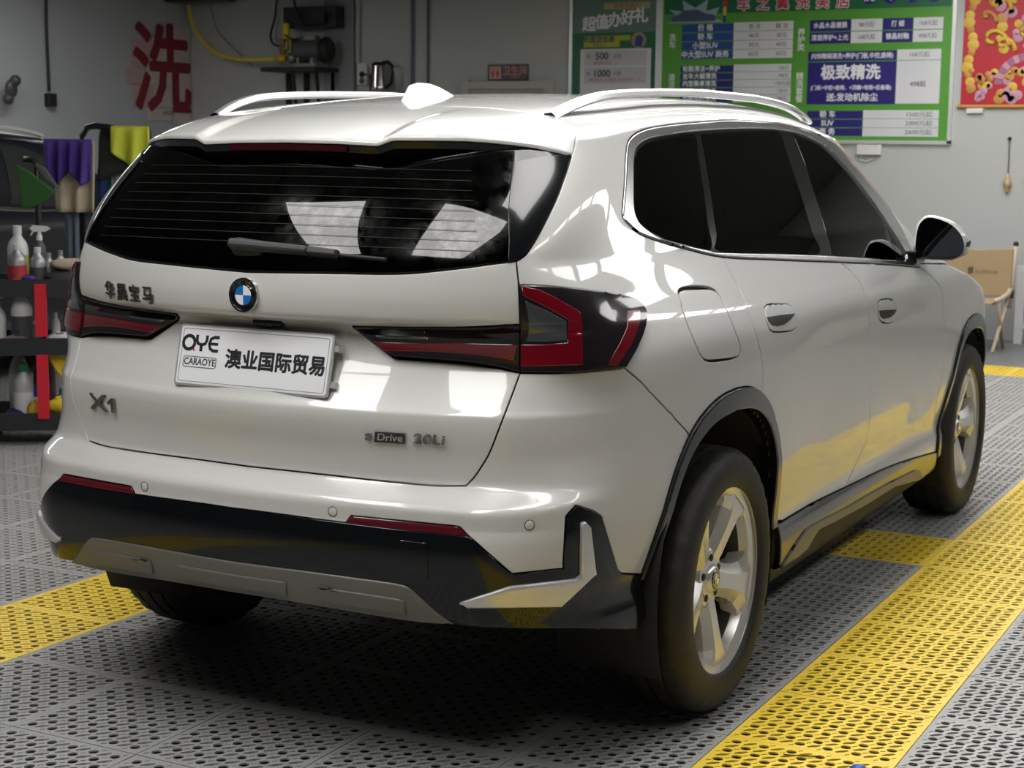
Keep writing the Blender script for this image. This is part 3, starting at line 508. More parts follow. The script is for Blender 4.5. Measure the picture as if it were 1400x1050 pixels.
'h1':[(90.61,85.08),(91.66,86.2),(92.93,86),(94.45,85.44),(96.08,84.65),(97.41,83.66),(97.7,81.29),(96.91,79.26),(96.1,78.43),(95.32,77.62),(94.24,76.92),(92.73,76.6),(91.49,76.69),(90.17,76.87),(88.9,77.07),(87.89,77.3),(87.48,77.88),(87.89,78.65),(88.43,79.34)],
'h1b':[(88.8,79.69),(90.07,79.62),(91.36,79.56),(92.65,79.5),(93.99,79.38),(95.35,79.27),(96.72,79.15),(95.46,78.77),(94.25,78.4),(93,78.14),(91.79,77.89),(90.68,77.87),(89.58,77.85),(88.54,78.24),(88.32,78.96)],
'h2':[(124.21,77.08),(125.87,77.45),(127.25,77.37),(128.59,77.19),(129.93,76.78),(129.75,75.77),(129.2,74.37),(128.63,73.52),(128.01,72.78),(126.74,72.13),(124.86,72.12),(123.42,72.4),(122.12,72.78),(121.49,73.58),(121.8,74.54),(122.34,75.39)],
'h2b':[(122.55,75.45),(124.18,75.25),(125.83,75.05),(127.5,74.8),(129.2,74.55),(127.22,73.62),(125.09,73.2),(122.73,73.36),(121.89,74.03)],
'sill_bot':[(87.89,6.42),(89.25,5.83),(90.66,5.22),(92.03,5.2),(93.42,5.18),(94.84,5.17),(95.9,5.23),(96.97,5.29),(98.06,5.35),(98.83,6),(99.65,6.63),(100.49,7.26),(101.33,7.89),(103.13,7.73),(104.96,7.56),(106.82,7.38),(108.56,7.25),(110.33,7.12),(112.13,6.99),(113.98,6.85),(115.86,6.71),(117.77,6.57),(119.62,6.53),(121.5,6.49),(123.41,6.45),(125.37,6.41),(127.36,6.37),(129.39,6.32),(132.2,5.64),(135.13,4.91),(138.24,4.12),(141.58,3.25),(142.86,3.42),(144.16,3.59),(146.27,3.41),(148.42,3.23),(150.61,3.05)],
'strip':[(90.63,5.39),(91.48,6.14),(92.39,6.87),(93.31,7.6),(94.26,8.33),(95.28,8.95),(96.34,9.56),(97.43,10.17),(98.86,10.16),(100.32,10.15),(101.94,10.02),(103.61,9.9),(105.3,9.76),(107.03,9.63),(108.79,9.49),(110.59,9.35),(112.42,9.2),(114.24,9.14),(116.11,9.07),(118,9),(119.95,8.92),(121.93,8.85),(123.95,8.77),(126.01,8.69),(128.31,8.47),(130.67,8.24),(133.08,8),(135.57,7.75),(138.11,7.5),(140.38,6.25),(142.22,3.94),(139.43,4.56),(136.74,5.15),(134.18,5.7),(131.7,6.23),(129.32,6.73),(127.29,6.77),(125.3,6.8),(123.35,6.84),(121.43,6.88),(119.55,6.92),(117.71,6.95),(115.8,7.09),(113.92,7.22),(112.09,7.36),(110.29,7.49),(108.52,7.62),(106.78,7.74),(104.91,7.97),(103.08,8.19),(101.29,8.4),(100.53,7.94),(99.79,7.47),(99.17,6.89),(98.57,6.3),(98,5.71),(97,5.55),(96.01,5.39),(95.04,5.23)],
'l_red':[(35.35,103.31),(36.86,103.12),(38.38,102.92),(39.91,102.72),(41.22,102.3),(42.54,101.87),(43.86,101.43),(45.14,100.92),(46.38,100.4),(47.63,99.88),(48.36,99.47),(49.1,99.05),(48.68,96.52),(48.18,93.85),(47.19,90.2),(46.52,86.54),(46.15,82.91),(45.58,79.83),(45.09,78.99),(44.81,78.16),(44.67,77.32),(43.18,77.28),(41.75,77.24),(40.39,77.2),(39.06,77.15),(37.79,77.09),(36.57,77.04),(35.41,77.01),(34.29,76.97),(33.21,76.94),(32.15,76.9),(31.13,76.86),(30.89,77.63),(30.76,78.4),(30.73,79.19),(30.78,79.98),(32.01,80.01),(33.29,80.11),(34.62,80.19),(35.98,80.26),(37.34,80.58),(38.76,80.89),(40.23,81.18),(41.75,81.45),(42.24,84.85),(42.53,88.2),(43.33,91.63),(44.34,95.05),(43.31,97.14),(42.26,99.06),(41.17,99.58),(40.06,100.11),(38.8,100.58),(37.54,101.04),(36.25,101.49),(34.96,101.95)],
'l_win':[(35.11,101.15),(36.27,100.78),(37.41,100.41),(38.56,100.03),(39.66,99.65),(40.69,99.22),(41.7,98.12),(42.69,96.38),(43.66,94.63),(42.7,90.74),(42.02,86.83),(41.77,83.01),(40.29,82.8),(38.85,82.57),(37.48,82.32),(36.14,82.06),(34.7,82.06),(33.3,82.06),(31.95,82.03)],
'l_side':[(62.2,96.63),(63.21,96.62),(64.24,96.6),(63.71,92.94),(63.22,89.27),(62.62,86.49),(62.06,83.7),(61.52,80.92),(61.02,79.58),(60.29,78.94),(58.84,78.29),(56.67,77.62),(54.55,76.93),(52.96,77.02),(51.37,77.11),(52.85,77.76),(54.38,78.39),(55.93,79.01),(57.66,79.62),(59.31,81.31),(60.36,84.28),(60.97,87.26)],
't_red':[(14.25,79.52),(14.77,79.49),(15.29,79.45),(15.8,79.41),(16.43,79.44),(17.06,79.46),(17.69,79.49),(18.31,79.51),(19.04,79.56),(19.77,79.6),(20.5,79.64),(21.22,79.68),(21.93,79.72),(22.65,79.76),(23.35,79.79),(24.06,79.83),(24.76,79.87),(25.43,79.87),(26.09,79.88),(26.75,79.89),(27.41,79.89),(28.07,79.9),(28.72,79.9),(29.36,79.91),(30.02,79.91),(29.87,79.14),(29.78,78.38),(29.73,77.62),(29.14,77.73),(28.54,77.83),(27.94,77.94),(27.36,78),(26.78,78.06),(26.2,78.12),(25.61,78.18),(24.96,78.22),(24.31,78.25),(23.65,78.28),(22.99,78.32),(22.32,78.35),(21.65,78.38),(20.95,78.34),(20.25,78.3),(19.54,78.26),(18.83,78.22),(18.11,78.18),(17.39,78.13),(16.67,78.09),(15.94,78.04)],
't_sil':[(14.4,83.46),(15.03,83.45),(15.65,83.43),(16.27,83.41),(16.89,83.39),(17.5,83.36),(18.12,83.38),(18.74,83.4),(19.35,83.42),(19.96,83.43),(20.57,83.44),(20.52,81.13),(19.91,81.02),(19.3,80.92),(18.69,80.81),(18.08,80.69),(17.46,80.58),(16.83,80.53),(16.19,80.47),(15.56,80.41),(14.91,80.35)]}
P={'pdc1': (13.79, 33.24, 1), 'pdc2': (41.07, 32.73, 1), 'drive': (20.79, 58.1, 1), 'cam': (1.98, 87.21, 1), 'wip2': (17.86, 106.96, 1), 'cn0': (24.43, 99.07, -1), 'cn1': (14.09, 98.94, -1), 'x1a': (26.77, 57.96, -1), 'x1b': (20.97, 58.88, -1), 'x1t': (23.83, 59.62, -1), 'x1bt': (24.24, 57.3, -1), 'wip0': (2.08, 108.72, -1), 'rnd': (0.39, 100.52, -1), 'wip1': (112.09, 98.12, -1), 'refL': (31.4, 29.19, -1)}

def arch(z0,zz,y0,zsh,f,kind):
    """half-width of the wheel arch at height z"""
    pass
AO=pchip([.20,.35,.45,.55,.66,.74,.80,.84,.858,.8621],[.478,.468,.44,.405,.355,.30,.235,.15,.07,.0])
AI=pchip([.20,.35,.45,.55,.65,.72,.77,.797,.8061],[.425,.418,.395,.365,.32,.265,.19,.10,.0])
def arch_curve(f,front,z0,z1,n=14):
    """points along one leg of an arch from height z0 up to z1; f: AO/AI; front: +1 leading leg, -1 trailing leg"""
    return [(front*float(f(z)),z) for z in np.linspace(z0,z1,n)]
def archmap(pts,wheel):
    if wheel==0: return [yz2uv(.01+y,z) for y,z in pts]
    return [yz2uv(2.80+.93*y,z-.036*float(sstep((z-.35)/.25))) for y,z in pts]
ztop=(.8621,.8061)
def zlist(top,z0,n=26): 
    # denser near the crown
    t=np.linspace(0,1,n); return z0+(top-z0)*(1-(1-t)**2.2)
def leg(f,top,wheel,front,z0,z1=None):
    zz=[z for z in zlist(top,z0) if z1 is None or z<=z1+1e-6]
    if z1 is not None and zz[-1]<z1: zz.append(z1)
    return archmap([(front*float(f(z)),z) for z in zz],wheel)
# ------------------------------------------------------------------ car materials
mPaint=mat('white car paint',(.57,.57,.555),.30,coat=.95,coatr=.02)
mShell=mat('dark body shell',(.012,.012,.012),.6)
mGloss=mat('gloss black trim',(.004,.005,.006),.15,coat=.45,spec=.3)
mClad=mat('satin black cladding',(.010,.011,.012),.22,coat=.6,coatr=.08)
mBlackM=mat('matt black plastic',(.012,.012,.012),.55)
mChrome=mat('satin aluminium',(.72,.72,.72),.22,metal=1.)
mChromeB=mat('bright chrome',(.55,.54,.52),.12,metal=1.)
mBadge=mat('dark chrome badge',(.26,.255,.24),.22,metal=1.)
mSilver=mat('silver grey plastic',(.17,.165,.145),.38,metal=.35)
mBlade=mat('brushed silver blade',(.66,.66,.66),.30,metal=.55)
mRed=mat('red lamp lens',(.13,.002,.008),.12,coat=1.)
mRedD=mat('dark red lens',(.10,.003,.010),.15,coat=1.)
mLampB=mat('smoked lamp lens',(.012,.010,.012),.1,coat=.5,spec=.15)
mLampG=mat('clear lamp chamber',(.05,.055,.06),.15,coat=1.)
mGlass=glassmat('tinted glass',(.035,.04,.042))
mGlassR=glassmat('tinted rear glass',(.020,.023,.027),haze=.025)
mInt=mat('cabin trim',(.02,.02,.022),.7)
mSeat=mat('seat leather',(.035,.033,.032),.6)
mRub=mat('tyre rubber',(.014,.013,.012),.58,bump=.15,bscale=160)
mRim=mat('silver alloy',(.74,.74,.73),.27,metal=.5,coat=.6)
mBlue=mat('emblem blue',(.01,.16,.52),.25,coat=1.); mWht=mat('emblem white',(.85,.85,.85),.25,coat=1.); mBlk=mat('emblem black',(.004,.004,.005),.2,coat=1.)
# ------------------------------------------------------------------ car
car=empty('car',(0,0,0),0,'white compact SUV parked across the perforated tiles in the wash bay','car')
# shell under the panels, open at windows and wheel arches
uvc=np.stack(np.meshgrid(np.arange(NC-1)+.5,np.arange(NR-1)+.5),-1).reshape(-1,2)
kill=np.zeros(len(uvc),bool)
for n_ in ('w_q','w_r','w_f'): kill|=inpoly(uvc,D[n_])
inner=[[*leg(AI,ztop[1],w,-1,.20),*reversed(leg(AI,ztop[1],w,1,.20))] for w in (0,1)]
for L in inner: kill|=inpoly(uvc,L)
RG=[(0,D['gl_bot'][0][1]+3)]+[(a-1.5,b+3) for a,b in D['gl_bot'][-1:]]+[(a-2.0,b) for a,b in D['gl_side'][4:-2]]+[(0,133)]
kill|=inpoly(uvc,RG)
kill|=inpoly(uvc,[(186,112),(NC+1,112),(NC+1,138),(186,138)])
cg=G[:-1,:-1]; yy=(G[:-1,:-1,1]).ravel(); rowi=uvc[:,1]
kill|=(rowi>134)&(yy<-.27)&(uvc[:,0]<70)
low=[(0,-1),(0,D['skid_bot'][0][1]+1.2),*[(u,v+1.2) for u,v in D['skid_bot'][1:]],*[(u,v+1.0) for u,v in D['blk_bot']],(64,-1)]
kill|=inpoly(uvc,low)
XS=G-NG*.014
idx=lambda i,j:i*NC+j
keep=~kill.reshape(NR-1,NC-1)
Fs=[(idx(i,j),idx(i,j+1),idx(i+1,j+1),idx(i+1,j)) for i in range(NR-1) for j in range(NC-1) if keep[i,j]]
vs=XS.reshape(-1,3); n=len(vs)
meshobj('inner_shell',np.concatenate([vs,vs*[-1,1,1]]),[*Fs,*[tuple(k+n for k in f[::-1]) for f in Fs]],mShell,car,True)
# --- painted panels
ci=lambda k:D[k]
rev=lambda L:list(reversed(L))
tail_up=panel('tailgate_upper',[*D['up_bot'],*rev(D['tgside']),*rev(D['gl_bot'])],mPaint,car,side=0)
ub=D['up_bot']; kk=min(range(len(ub)),key=lambda i:abs(ub[i][0]-D['lt_low'][0][0])+abs(ub[i][1]-D['lt_low'][0][1]))
tail_low=panel('tailgate_lower',[*D['tg_bot'],*rev(D['shut_low']),*rev(D['lt_low']),*rev(ub[:kk])],mPaint,car,side=0)
bumper=panel('rear_bumper',[*D['blk_top'],*D['ref_in'],*D['ref_top'],*D['ref_out'],*D['blk_diag'],*D['blade_o'][:-1],*leg(AO,ztop[0],0,-1,.457,.775),*rev(D['bgap'])[1:],*rev(D['lamp_bot']),*D['shut_low'],*rev(D['tg_bot'])],mPaint,car,side=0)
blk=panel('bumper_lower',[*D['skid_top'],*D['blk_bot'],*D['blk_arch'],*leg(AO,ztop[0],0,-1,.445,.457),*rev(D['blade_o'])[1:],*rev(D['blk_diag']),*rev(D['ref_bot']),*rev(D['blk_top'])],mGloss,car,side=0,off=.003,gap=.0008,depth=.02)
skid=panel('skid_plate',[*D['skid_bot'],*rev(D['skid_top'])],mSilver,car,side=0,off=.010,bev=.006,gap=0,depth=.03)
both('side_reflector',[*D['ref_bot'],*rev(D['ref_out']),*rev(D['ref_top']),*rev(D['ref_in'])],mRedD,bumper,off=.003,gap=.0008)
both('corner_blade',D['blade_s'],mBlade,blk,off=.016,bev=.006,gap=0,depth=.03)
panel('tow_eye_cover',D['hatch'],mGloss,blk,side=1,off=.008,gap=.0,bev=.003,depth=.006)
# raised pads pressed in the skid plate
st,sb=D['skid_top'],D['skid_bot']
def lerp_row(line,u): return float(np.interp(u,[p[0] for p in line],[p[1] for p in line]))
def pad(u0,u1,side):
    us=np.linspace(u0,u1,8); lo=[(u,lerp_row(sb,u)*.78+lerp_row(st,u)*.22) for u in us]; hi=[(u,lerp_row(sb,u)*.36+lerp_row(st,u)*.64) for u in us]
    lp=[*lo,*rev(hi)]
    if u0==0: panel('skid_pad',lp,mSilver,skid,side=0,off=.017,bev=.004,gap=0,depth=.008)
    else: both('skid_pad',lp,mSilver,skid,off=.017,bev=.004,gap=0,depth=.008)
pad(0,8.0,0); pad(12.3,23.2,1)
# quarter panel with the cant rail up to the A-pillar
railrow=lambda u:np.interp(u,[52,60,75,150,170],[NR-1-26.0]*5)
ct=D['ch_top']; pt=D['pil_top']; jn=D['joint']
U_rail=[(u,pt[-1][1]) for u in np.arange(pt[-1][0]+2,166,3.0)]
apil=[(172,142),(180,139.5),(184,132),(184.5,120),(184,112),(181,106),(172,100),(164,93)]
quarter=[*D['gl_side'],*pt[1:],*U_rail,*apil,*rev(ct)[1:],*rev(D['ch_bot'])[:0]]
i_b=min(range(len(D['ch_bot'])),key=lambda i:abs(D['ch_bot'][i][0]-D['rd_rear'][0][0]))
body=[*D['lamp_top'][::-1][:0]]
side_loop=[*rev(D['tgside'])[-1:],*D['gl_side'][1:],*pt[1:],*U_rail,*apil,*rev(ct)[1:],*rev(D['ch_bot'])[1:len(D['ch_bot'])-i_b],*D['rd_rear'],
           *rev(leg(AO,ztop[0],0,1,.45))[0:0]]
fr=leg(AO,ztop[0],0,1,.45,.829); rr=leg(AO,ztop[0],0,-1,.45)
side_loop+=[p for p in rev(leg(AO,ztop[0],0,-1,.45)) if True][:0]
full=[*leg(AO,ztop[0],0,-1,.775),*rev(leg(AO,ztop[0],0,1,.829))]
side_loop+=[*rev(full),*rev(D['bgap']),*rev(D['lamp_top']),*rev([p for p in D['tgside'] if p[1]>D['lamp_top'][0][1]])[::-1][::-1]]
def grow(L,k=.0035):
    # outset a closed uv loop by k metres
    q=np.asarray(L); c_=q.mean(0); X3=S(q[:,0],q[:,1]); c3=S(*c_); d=np.linalg.norm(X3-c3,axis=1); return [tuple(c_+(p-c_)*(1+k/e)) for p,e in zip(q,d)]
quarterR=panel('quarter_panel',side_loop,mPaint,car,holes=[grow(D['fuel'])]); quarterL=panel('quarter_panel',side_loop,mPaint,car,side=-1)
rd_l=[*D['rd_rear'],*rev(leg(AO,ztop[0],0,1,.42,.829)),*D['door_bot'][1:]]
i_s=min(range(len(D['door_bot'])),key=lambda i:abs(D['door_bot'][i][0]-D['split'][-1][0]))
i_c=min(range(len(D['ch_bot'])),key=lambda i:abs(D['ch_bot'][i][0]-D['split'][0][0]))
rd_loop=[*D['rd_rear'],*rev(leg(AO,ztop[0],0,1,.42,.829)),*D['door_bot'][2:i_s],*rev(D['split']),*D['ch_bot'][i_c+1:i_b]]
# front door; its leading edge stays behind the front arch
fd=[]
for (u,v) in D['fd_front']:
    p=S(u,v); z=min(p[2],.86); lim=2.80-.93*float(AO(z))-.012 if p[2]<.80 else 9
    fd.append(yz2uv(min(p[1],lim),p[2]))
rdoor=both('rear_door',rd_loop,mPaint,car,holes=[grow(D['h1'],.0028)])
fdoor=both('front_door',[*D['split'],*D['door_bot'][i_s+1:-1],*rev(fd),*D['ch_bot'][1:i_c]],mPaint,car,holes=[grow(D['h2'],.0028)])
zfen=[(u,v) for u,v in (yz2uv(2.0,1.075),yz2uv(2.3,1.058),yz2uv(2.6,1.03),yz2uv(2.9,.985))]
ucut=186.0
vz=lambda z:float(np.interp(z,ZS,np.arange(len(ZS))))
fen=[*fd,*leg(AO,ztop[0],1,-1,.33)[1:],*rev(leg(AO,ztop[0],1,1,.62)),(ucut,vz(.60)),(ucut,vz(.90)),*rev(zfen)]
fender=both('front_fender',fen,mPaint,car)
hood=panel('hood',[*zfen,(ucut,vz(.90)),(NC-1,vz(.90)),(NC-1,vz(1.10)),(190,vz(1.105)),(172,vz(1.105))],mPaint,car,side=0)
fb=[(ucut,vz(.598)),*[p for p in leg(AO,ztop[0],1,1,.24,.62)][::-1],(ucut,vz(.24)),(NC-1,vz(.24)),(NC-1,vz(.898)),(ucut,vz(.898))]
panel('front_bumper',fb,mPaint,car,side=0)
rfront=[(u,pt[-1][1]) for u in np.arange(166,180,3.0)]
roofp=panel('roof_panel',[*jn,*U_rail,(172,145),(190,141.5),(205,141),(NC-1,141),(NC-1,NR-1)],mPaint,car,side=0,sub=1)
# --- glass
rear_glass=panel('rear_window',[*D['gl_bot'],*D['gl_side'][1:],(38,136.2),(20,135.5),(0,135.2)],mGlassR,car,side=0,off=-.002,gap=.003,depth=.004)
windshield=panel('windshield',[(183,107),(NC-1,vz(1.11)),(NC-1,140.5),(205,140.5),(190,141),(185,138),(185.5,120)],mGlass,car,side=0,off=-.002,depth=.004)
frit_in=[(0,D['gl_bot'][0][1]+3.4)]+[(a-1.2,b+3.2+.06*a) for a,b in D['gl_bot'][6:-3]]+[(a-2.6,b+1.5) for a,b in D['gl_side'][6:-4]]+[(20,132.5),(0,132.2)]
panel('black_border',[*D['gl_bot'],*D['gl_side'][1:],(38,136.2),(20,135.5),(0,135.2),*rev(frit_in)],mGloss,rear_glass,side=0,off=-.0045,gap=.002,bev=.0005,depth=.002)
both('glass_side_fin',D['fin'],mGloss,rear_glass,off=.004,gap=.001,bev=.0015,depth=.006)
ci_loop=[*D['ci_bot'],*D['ci_top'][1:-1]]
surround=both('window_surround',ci_loop,mGloss,car,off=-.004,gap=-.002,holes=[D['w_q'],D['w_r'],D['w_f'],D['w_t']],depth=.008)
for n_,nm in (('w_q','quarter_window'),('w_r','rear_side_window'),('w_f','front_side_window'),('w_t','corner_window')):
    both(nm,D[n_],mGlass,car,off=-.003,gap=-.002,bev=.0005,depth=.004)
ch_loop=[*D['ch_bot'],*D['ch_top'][1:-1]]
chrome=both('window_chrome',ch_loop,mChrome,car,off=.003,gap=.0025,bev=.003,holes=[ci_loop],depth=.01)
# --- cladding
arch_parts=[]
for w in (0,1):
    z0=.445 if w==0 else .30
    z0f=.40 if w==0 else .25
    lo=[*leg(AO,ztop[0],w,-1,z0),*rev(leg(AO,ztop[0],w,1,z0f))]; li=[*leg(AI,ztop[1],w,-1,z0),*rev(leg(AI,ztop[1],w,1,z0f))]
    both('wheel_arch_trim',[*lo,*rev(li)],mClad,car,off=.010,gap=.0005,bev=.004,depth=.05,sub=2)
sill_top=D['door_bot']
sl=[*D['door_bot'][1:],*leg(AO,ztop[0],1,-1,.24,.31)[::-1],*rev(D['sill_bot'][:-1]),*leg(AO,ztop[0],0,1,.27,.41)]
sill=both('sill_trim',sl,mClad,car,off=.006,gap=.001,bev=.003,depth=.03)
for s_,o in zip((1,-1),sill): panel('sill_strip',D['strip'],mSilver,o,side=s_,off=.012,bev=.002,gap=0,depth=.02)
# --- fuel flap and door handles
panel('fuel_flap',D['fuel'],mPaint,quarterR,side=1,off=0,gap=0,bev=.0016,depth=.010)
for a,b,dr in (('h1','h1b',rdoor),('h2','h2b',fdoor)):
    for s_,o in zip((1,-1),dr):
        panel('door_handle',D[a],mPaint,o,side=s_,off=.002,gap=0,bev=.002,depth=.010)
        panel('handle_recess',D[b],mBlackM,o,side=s_,off=.004,gap=0,bev=.0008,depth=.004)
# --- tail lamps
lamp=[*D['lamp_l'][::-1][:-1],*D['tgside'][::-1][:1],*D['lamp_top'],*rev(D['lamp_bot'])[1:-1]]
lamp=[*rev(D['lamp_l']),*[p for p in rev(D['tgside'])[1:] if p[1]<D['lamp_top'][0][1]],*D['lamp_top'],*rev(D['lamp_bot'])[1:-1]]
lo=both('tail_lamp',lamp,mLampB,car,off=.009,bev=.004,gap=.001,depth=.02)
for s_,o in zip((1,-1),lo):
    panel('red_light_bar',D['l_red'],mRed,o,side=s_,off=.0115,gap=0,bev=.002,depth=.006)
    panel('clear_chamber',D['l_win'],mLampG,o,side=s_,off=.010,gap=0,bev=.001,depth=.004)
    panel('side_light_strip',D['l_side'],mRed,o,side=s_,off=.0105,gap=0,bev=.001,depth=.004)
tl_loop=[*rev(D['lt_low']),*ub[kk+1:],*D['lamp_l'][1:-1]]
proud=lambda X:.020*np.clip((.66-np.abs(X[:,0]))/.25,0,1)
low_out=lambda X:.020*np.clip((1.055-X[:,2])/.08,0,1)*np.clip((.655-np.abs(X[:,0]))/.10,0,1)
to=both('tailgate_lamp',tl_loop,mLampB,tail_low,off=.005,bev=.003,gap=.001,depth=.03,offf=low_out,ntilt=.36)
for s_,o in zip((1,-1),to):
    r_=panel('red_strip',D['t_red'],mRed,tail_low,side=s_,off=.008,gap=0,bev=.002,depth=.006,offf=low_out,ntilt=.30); r_.name='tailgate_red_strip'
    q_=panel('lamp_chrome_bar',D['t_sil'],mChromeB,tail_low,side=s_,off=.0075,gap=0,bev=.001,depth=.004,offf=low_out)
# --- parking sensors
for (u,v,s_) in [(*P['pdc1'][:2],1),(*P['pdc1'][:2],-1),(*P['pdc2'][:2],1),(*P['pdc2'][:2],-1)]:
    p=S(u,v)[()]; n_=SN(u,v); p=np.array(p)*[s_,1,1]; n_=np.array(n_)*[s_,1,1]
    m4=Vector(n_).to_track_quat('Z','Y').to_matrix().to_4x4(); m4.translation=Vector(p)
    o=MB().lathe([(.0104,.0004),(.0122,.0006),(.0122,-.004)],n=24).build('sensor_ring',mBlackM,bumper,True); o.matrix_local=m4
    o=MB().lathe([(.0,.0009),(.0098,.0009),(.0104,.0005),(.0104,-.003)],n=24).build('parking_sensor',mPaint,bumper,True); o.matrix_local=m4
# --- spoiler
J3=np.concatenate([S(*np.array(jn).T),S(*np.array(pt).T)[::-1][1:]]); J3=J3[np.argsort(J3[:,0])]
RE=np.array([(0,-.703,1.4875),(.15,-.699,1.4855),(.235,-.695,1.482),(.255,-.693,1.4815),(.272,-.688,1.488),(.289,-.683,1.4945),(.38,-.642,1.4952),(.44,-.612,1.4952),(.49,-.583,1.4920),(.54,-.548,1.4868),(.58,-.515,1.4805),(.62,-.470,1.4685),(.641,-.447,1.4630)])
xs=np.concatenate([np.linspace(0,.23,8),np.linspace(.24,.30,9),np.linspace(.32,.641,22)])
rows=[]
for x in xs:
    a=np.array([x,np.interp(x,J3[:,0],J3[:,1]),np.interp(x,J3[:,0],J3[:,2])]); b=np.array([x,np.interp(x,RE[:,0],RE[:,1]),np.interp(x,RE[:,0],RE[:,2])])
    L_=a[1]-b[1]; sl_=(roof(np.array([x]),np.array([a[1]+.02]))-roof(np.array([x]),np.array([a[1]-.02])))[0]/.04
    r_=[]
    r_.append(a+[0,-.0015,-.012])
    for t in np.linspace(0,1,15):
        h=a[2]*(1-3*t*t+2*t**3)+b[2]*(3*t*t-2*t**3)-sl_*L_*(t-2*t*t+t**3)-(.42*L_)*(t**3-t*t)
        r_.append(np.array([x,a[1]-.003-(L_-.003)*t,h]))
    e=r_[-1]; r_+= [e+[0,-.0015,-.003],e+[0,0,-.009],e+[0,.012,-.012]]
    rows.append(r_)
def loft(rows,name,m,parent,mirror=True,autos=50):
    R_=np.array(rows); n_,k_=R_.shape[:2]; mb=MB(); F_=[(i*k_+j,i*k_+j+1,(i+1)*k_+j+1,(i+1)*k_+j) for i in range(n_-1) for j in range(k_-1)]
    mb.add(R_.reshape(-1,3),F_)
    if mirror: mb.add(R_.reshape(-1,3)*[-1,1,1],[f[::-1] for f in F_])
    return mb.build(name,m,parent,True,autos=autos)
spoiler=loft(rows,'roof_spoiler',mPaint,car)
und=[]
for r_ in rows:
    e=np.array(r_[-1]); x=e[0]; w_=1-min(1,(x/.641))**6
    und.append([e+[0,-.008,-.0005],e+[0,-.004,-.016],e+[0,.012,-.030],e+[0,.05+.04*w_,-.020],e+[0,.16*w_+.06,.0]])
loft(und,'spoiler_underside',mGloss,spoiler,autos=30)
bl=[]
for x in np.linspace(0,.172,10):
    e=np.array([x,np.interp(x,RE[:,0],RE[:,1]),np.interp(x,RE[:,0],RE[:,2])])
    bl.append([e+[0,.0005,-.0125],e+[0,.0005,-.026],e+[0,.01,-.028]])
loft(bl,'third_brake_light',mat('unlit brake lens',(.035,.003,.007),.2,coat=.5),spoiler,autos=30)
# --- antenna fin
fin=[]
for t,zc,hw,h in [(-.17,1.594,.002,.002),(-.155,1.597,.016,.020),(-.13,1.600,.022,.040),(-.09,1.603,.028,.046),(-.03,1.607,.034,.042),(.03,1.612,.036,.028),(.08,1.616,.03,.012),(.115,1.618,.006,.002)]:
    fin.append([(sx*hw*q,t,zc-.004+h*k) for sx,q,k in ((-1,1,0),(-1,.55,.35),(-1,.22,.85),(-1,.08,1.0),(1,.08,1.0),(1,.22,.85),(1,.55,.35),(1,1,0))])
loft(fin,'antenna_fin',mat('antenna film',(.86,.86,.86),.25,coat=.5),car,mirror=False,autos=40)
# --- roof rails
RP=np.array([(.515,-.315,1.553),(.528,-.24,1.578),(.538,-.16,1.598),(.546,-.06,1.614),(.550,.137,1.627),(.553,.395,1.637),(.554,.68,1.643),(.553,1.0,1.643),(.550,1.36,1.629),(.545,1.55,1.606),(.540,1.66,1.582)])
tt=np.linspace(0,len(RP)-1,60); rx=np.stack([pchip(range(len(RP)),RP[:,k])(tt) for k in range(3)],1)
RAIL=rx.copy()
for s_ in (1,-1):
    sec=[(-.017,-.006),(-.018,.002),(-.012,.009),(.006,.010),(.016,.004),(.019,-.006),(.012,-.012),(-.010,-.012)]; R_=[]
    for q in rx:
        R_.append([(s_*(q[0]+a),q[1],q[2]+b-.004) for a,b in sec+sec[:1]])
    loft(R_,'roof_rail',mat('roof rail aluminium',(.80,.80,.80),.28,metal=.85),car,mirror=False,autos=40)
    R_=[]
    for q in rx[2:-2]:
        zr=roof(np.array([q[0]]),np.array([q[1]]))[0]
        R_.append([(s_*(q[0]-.012),q[1],zr-.003),(s_*(q[0]-.012),q[1],max(zr+.004,zr)),(s_*(q[0]+.014),q[1],zr+.002),(s_*(q[0]+.014),q[1],zr-.006)])
    loft(R_,'rail_seat',mat('rail seat grey',(.28,.28,.28),.45),car,mirror=False,autos=40)
# --- rear wiper
w0=S(*P['wip0'][:2])*[-1,1,1]; nw=SN(*P['wip0'][:2])*[-1,1,1]; w2=S(*P['wip2'][:2]); 
wm=w0*.48+w2*.52+nw*.020
def bar(a,b,wa,wb,th,up,lift=0.):
    a=np.array(a,float); b=np.array(b,float); d=(b-a)/np.linalg.norm(b-a); n_=np.array(up); v_=np.cross(n_,d); v_/=np.linalg.norm(v_)
    mb=MB(); V_=[]
    for p,w_ in ((a,wa),(b,wb)):
        for sv,sn in ((-1,-1),(1,-1),(.6,1),(-.6,1)): V_.append(p+v_*sv*w_/2+n_*(sn*th/2))
    mb.add(V_,[(0,1,2,3),(7,6,5,4),(0,4,5,1),(1,5,6,2),(2,6,7,3),(3,7,4,0)]); return mb
mWip=mat('wiper grey plastic',(.03,.03,.032),.5)
wp0=w0+nw*.026; wp1=wm+nw*.004; wq=w0*.30+w2*.70+nw*.018; wq0=w0*.95+w2*.05+nw*.010; wq2=w2+nw*.007
arm=bar(wp0,wp1,.030,.026,.022,nw).build('wiper_arm',mWip,rear_glass,bevel=.005)
bar(wp1+(wq-wp1)*.03,wq,.027,.022,.020,nw).build('wiper_joint',mWip,arm,bevel=.003)
bar(wq0,wq2,.012,.010,.010,nw).build('wiper_blade',mBlackM,arm,bevel=.002)
bar(w0+nw*.010,w0*.8+w2*.2+nw*.010,.05,.04,.022,nw).build('wiper_pivot',mBlackM,arm,bevel=.006)
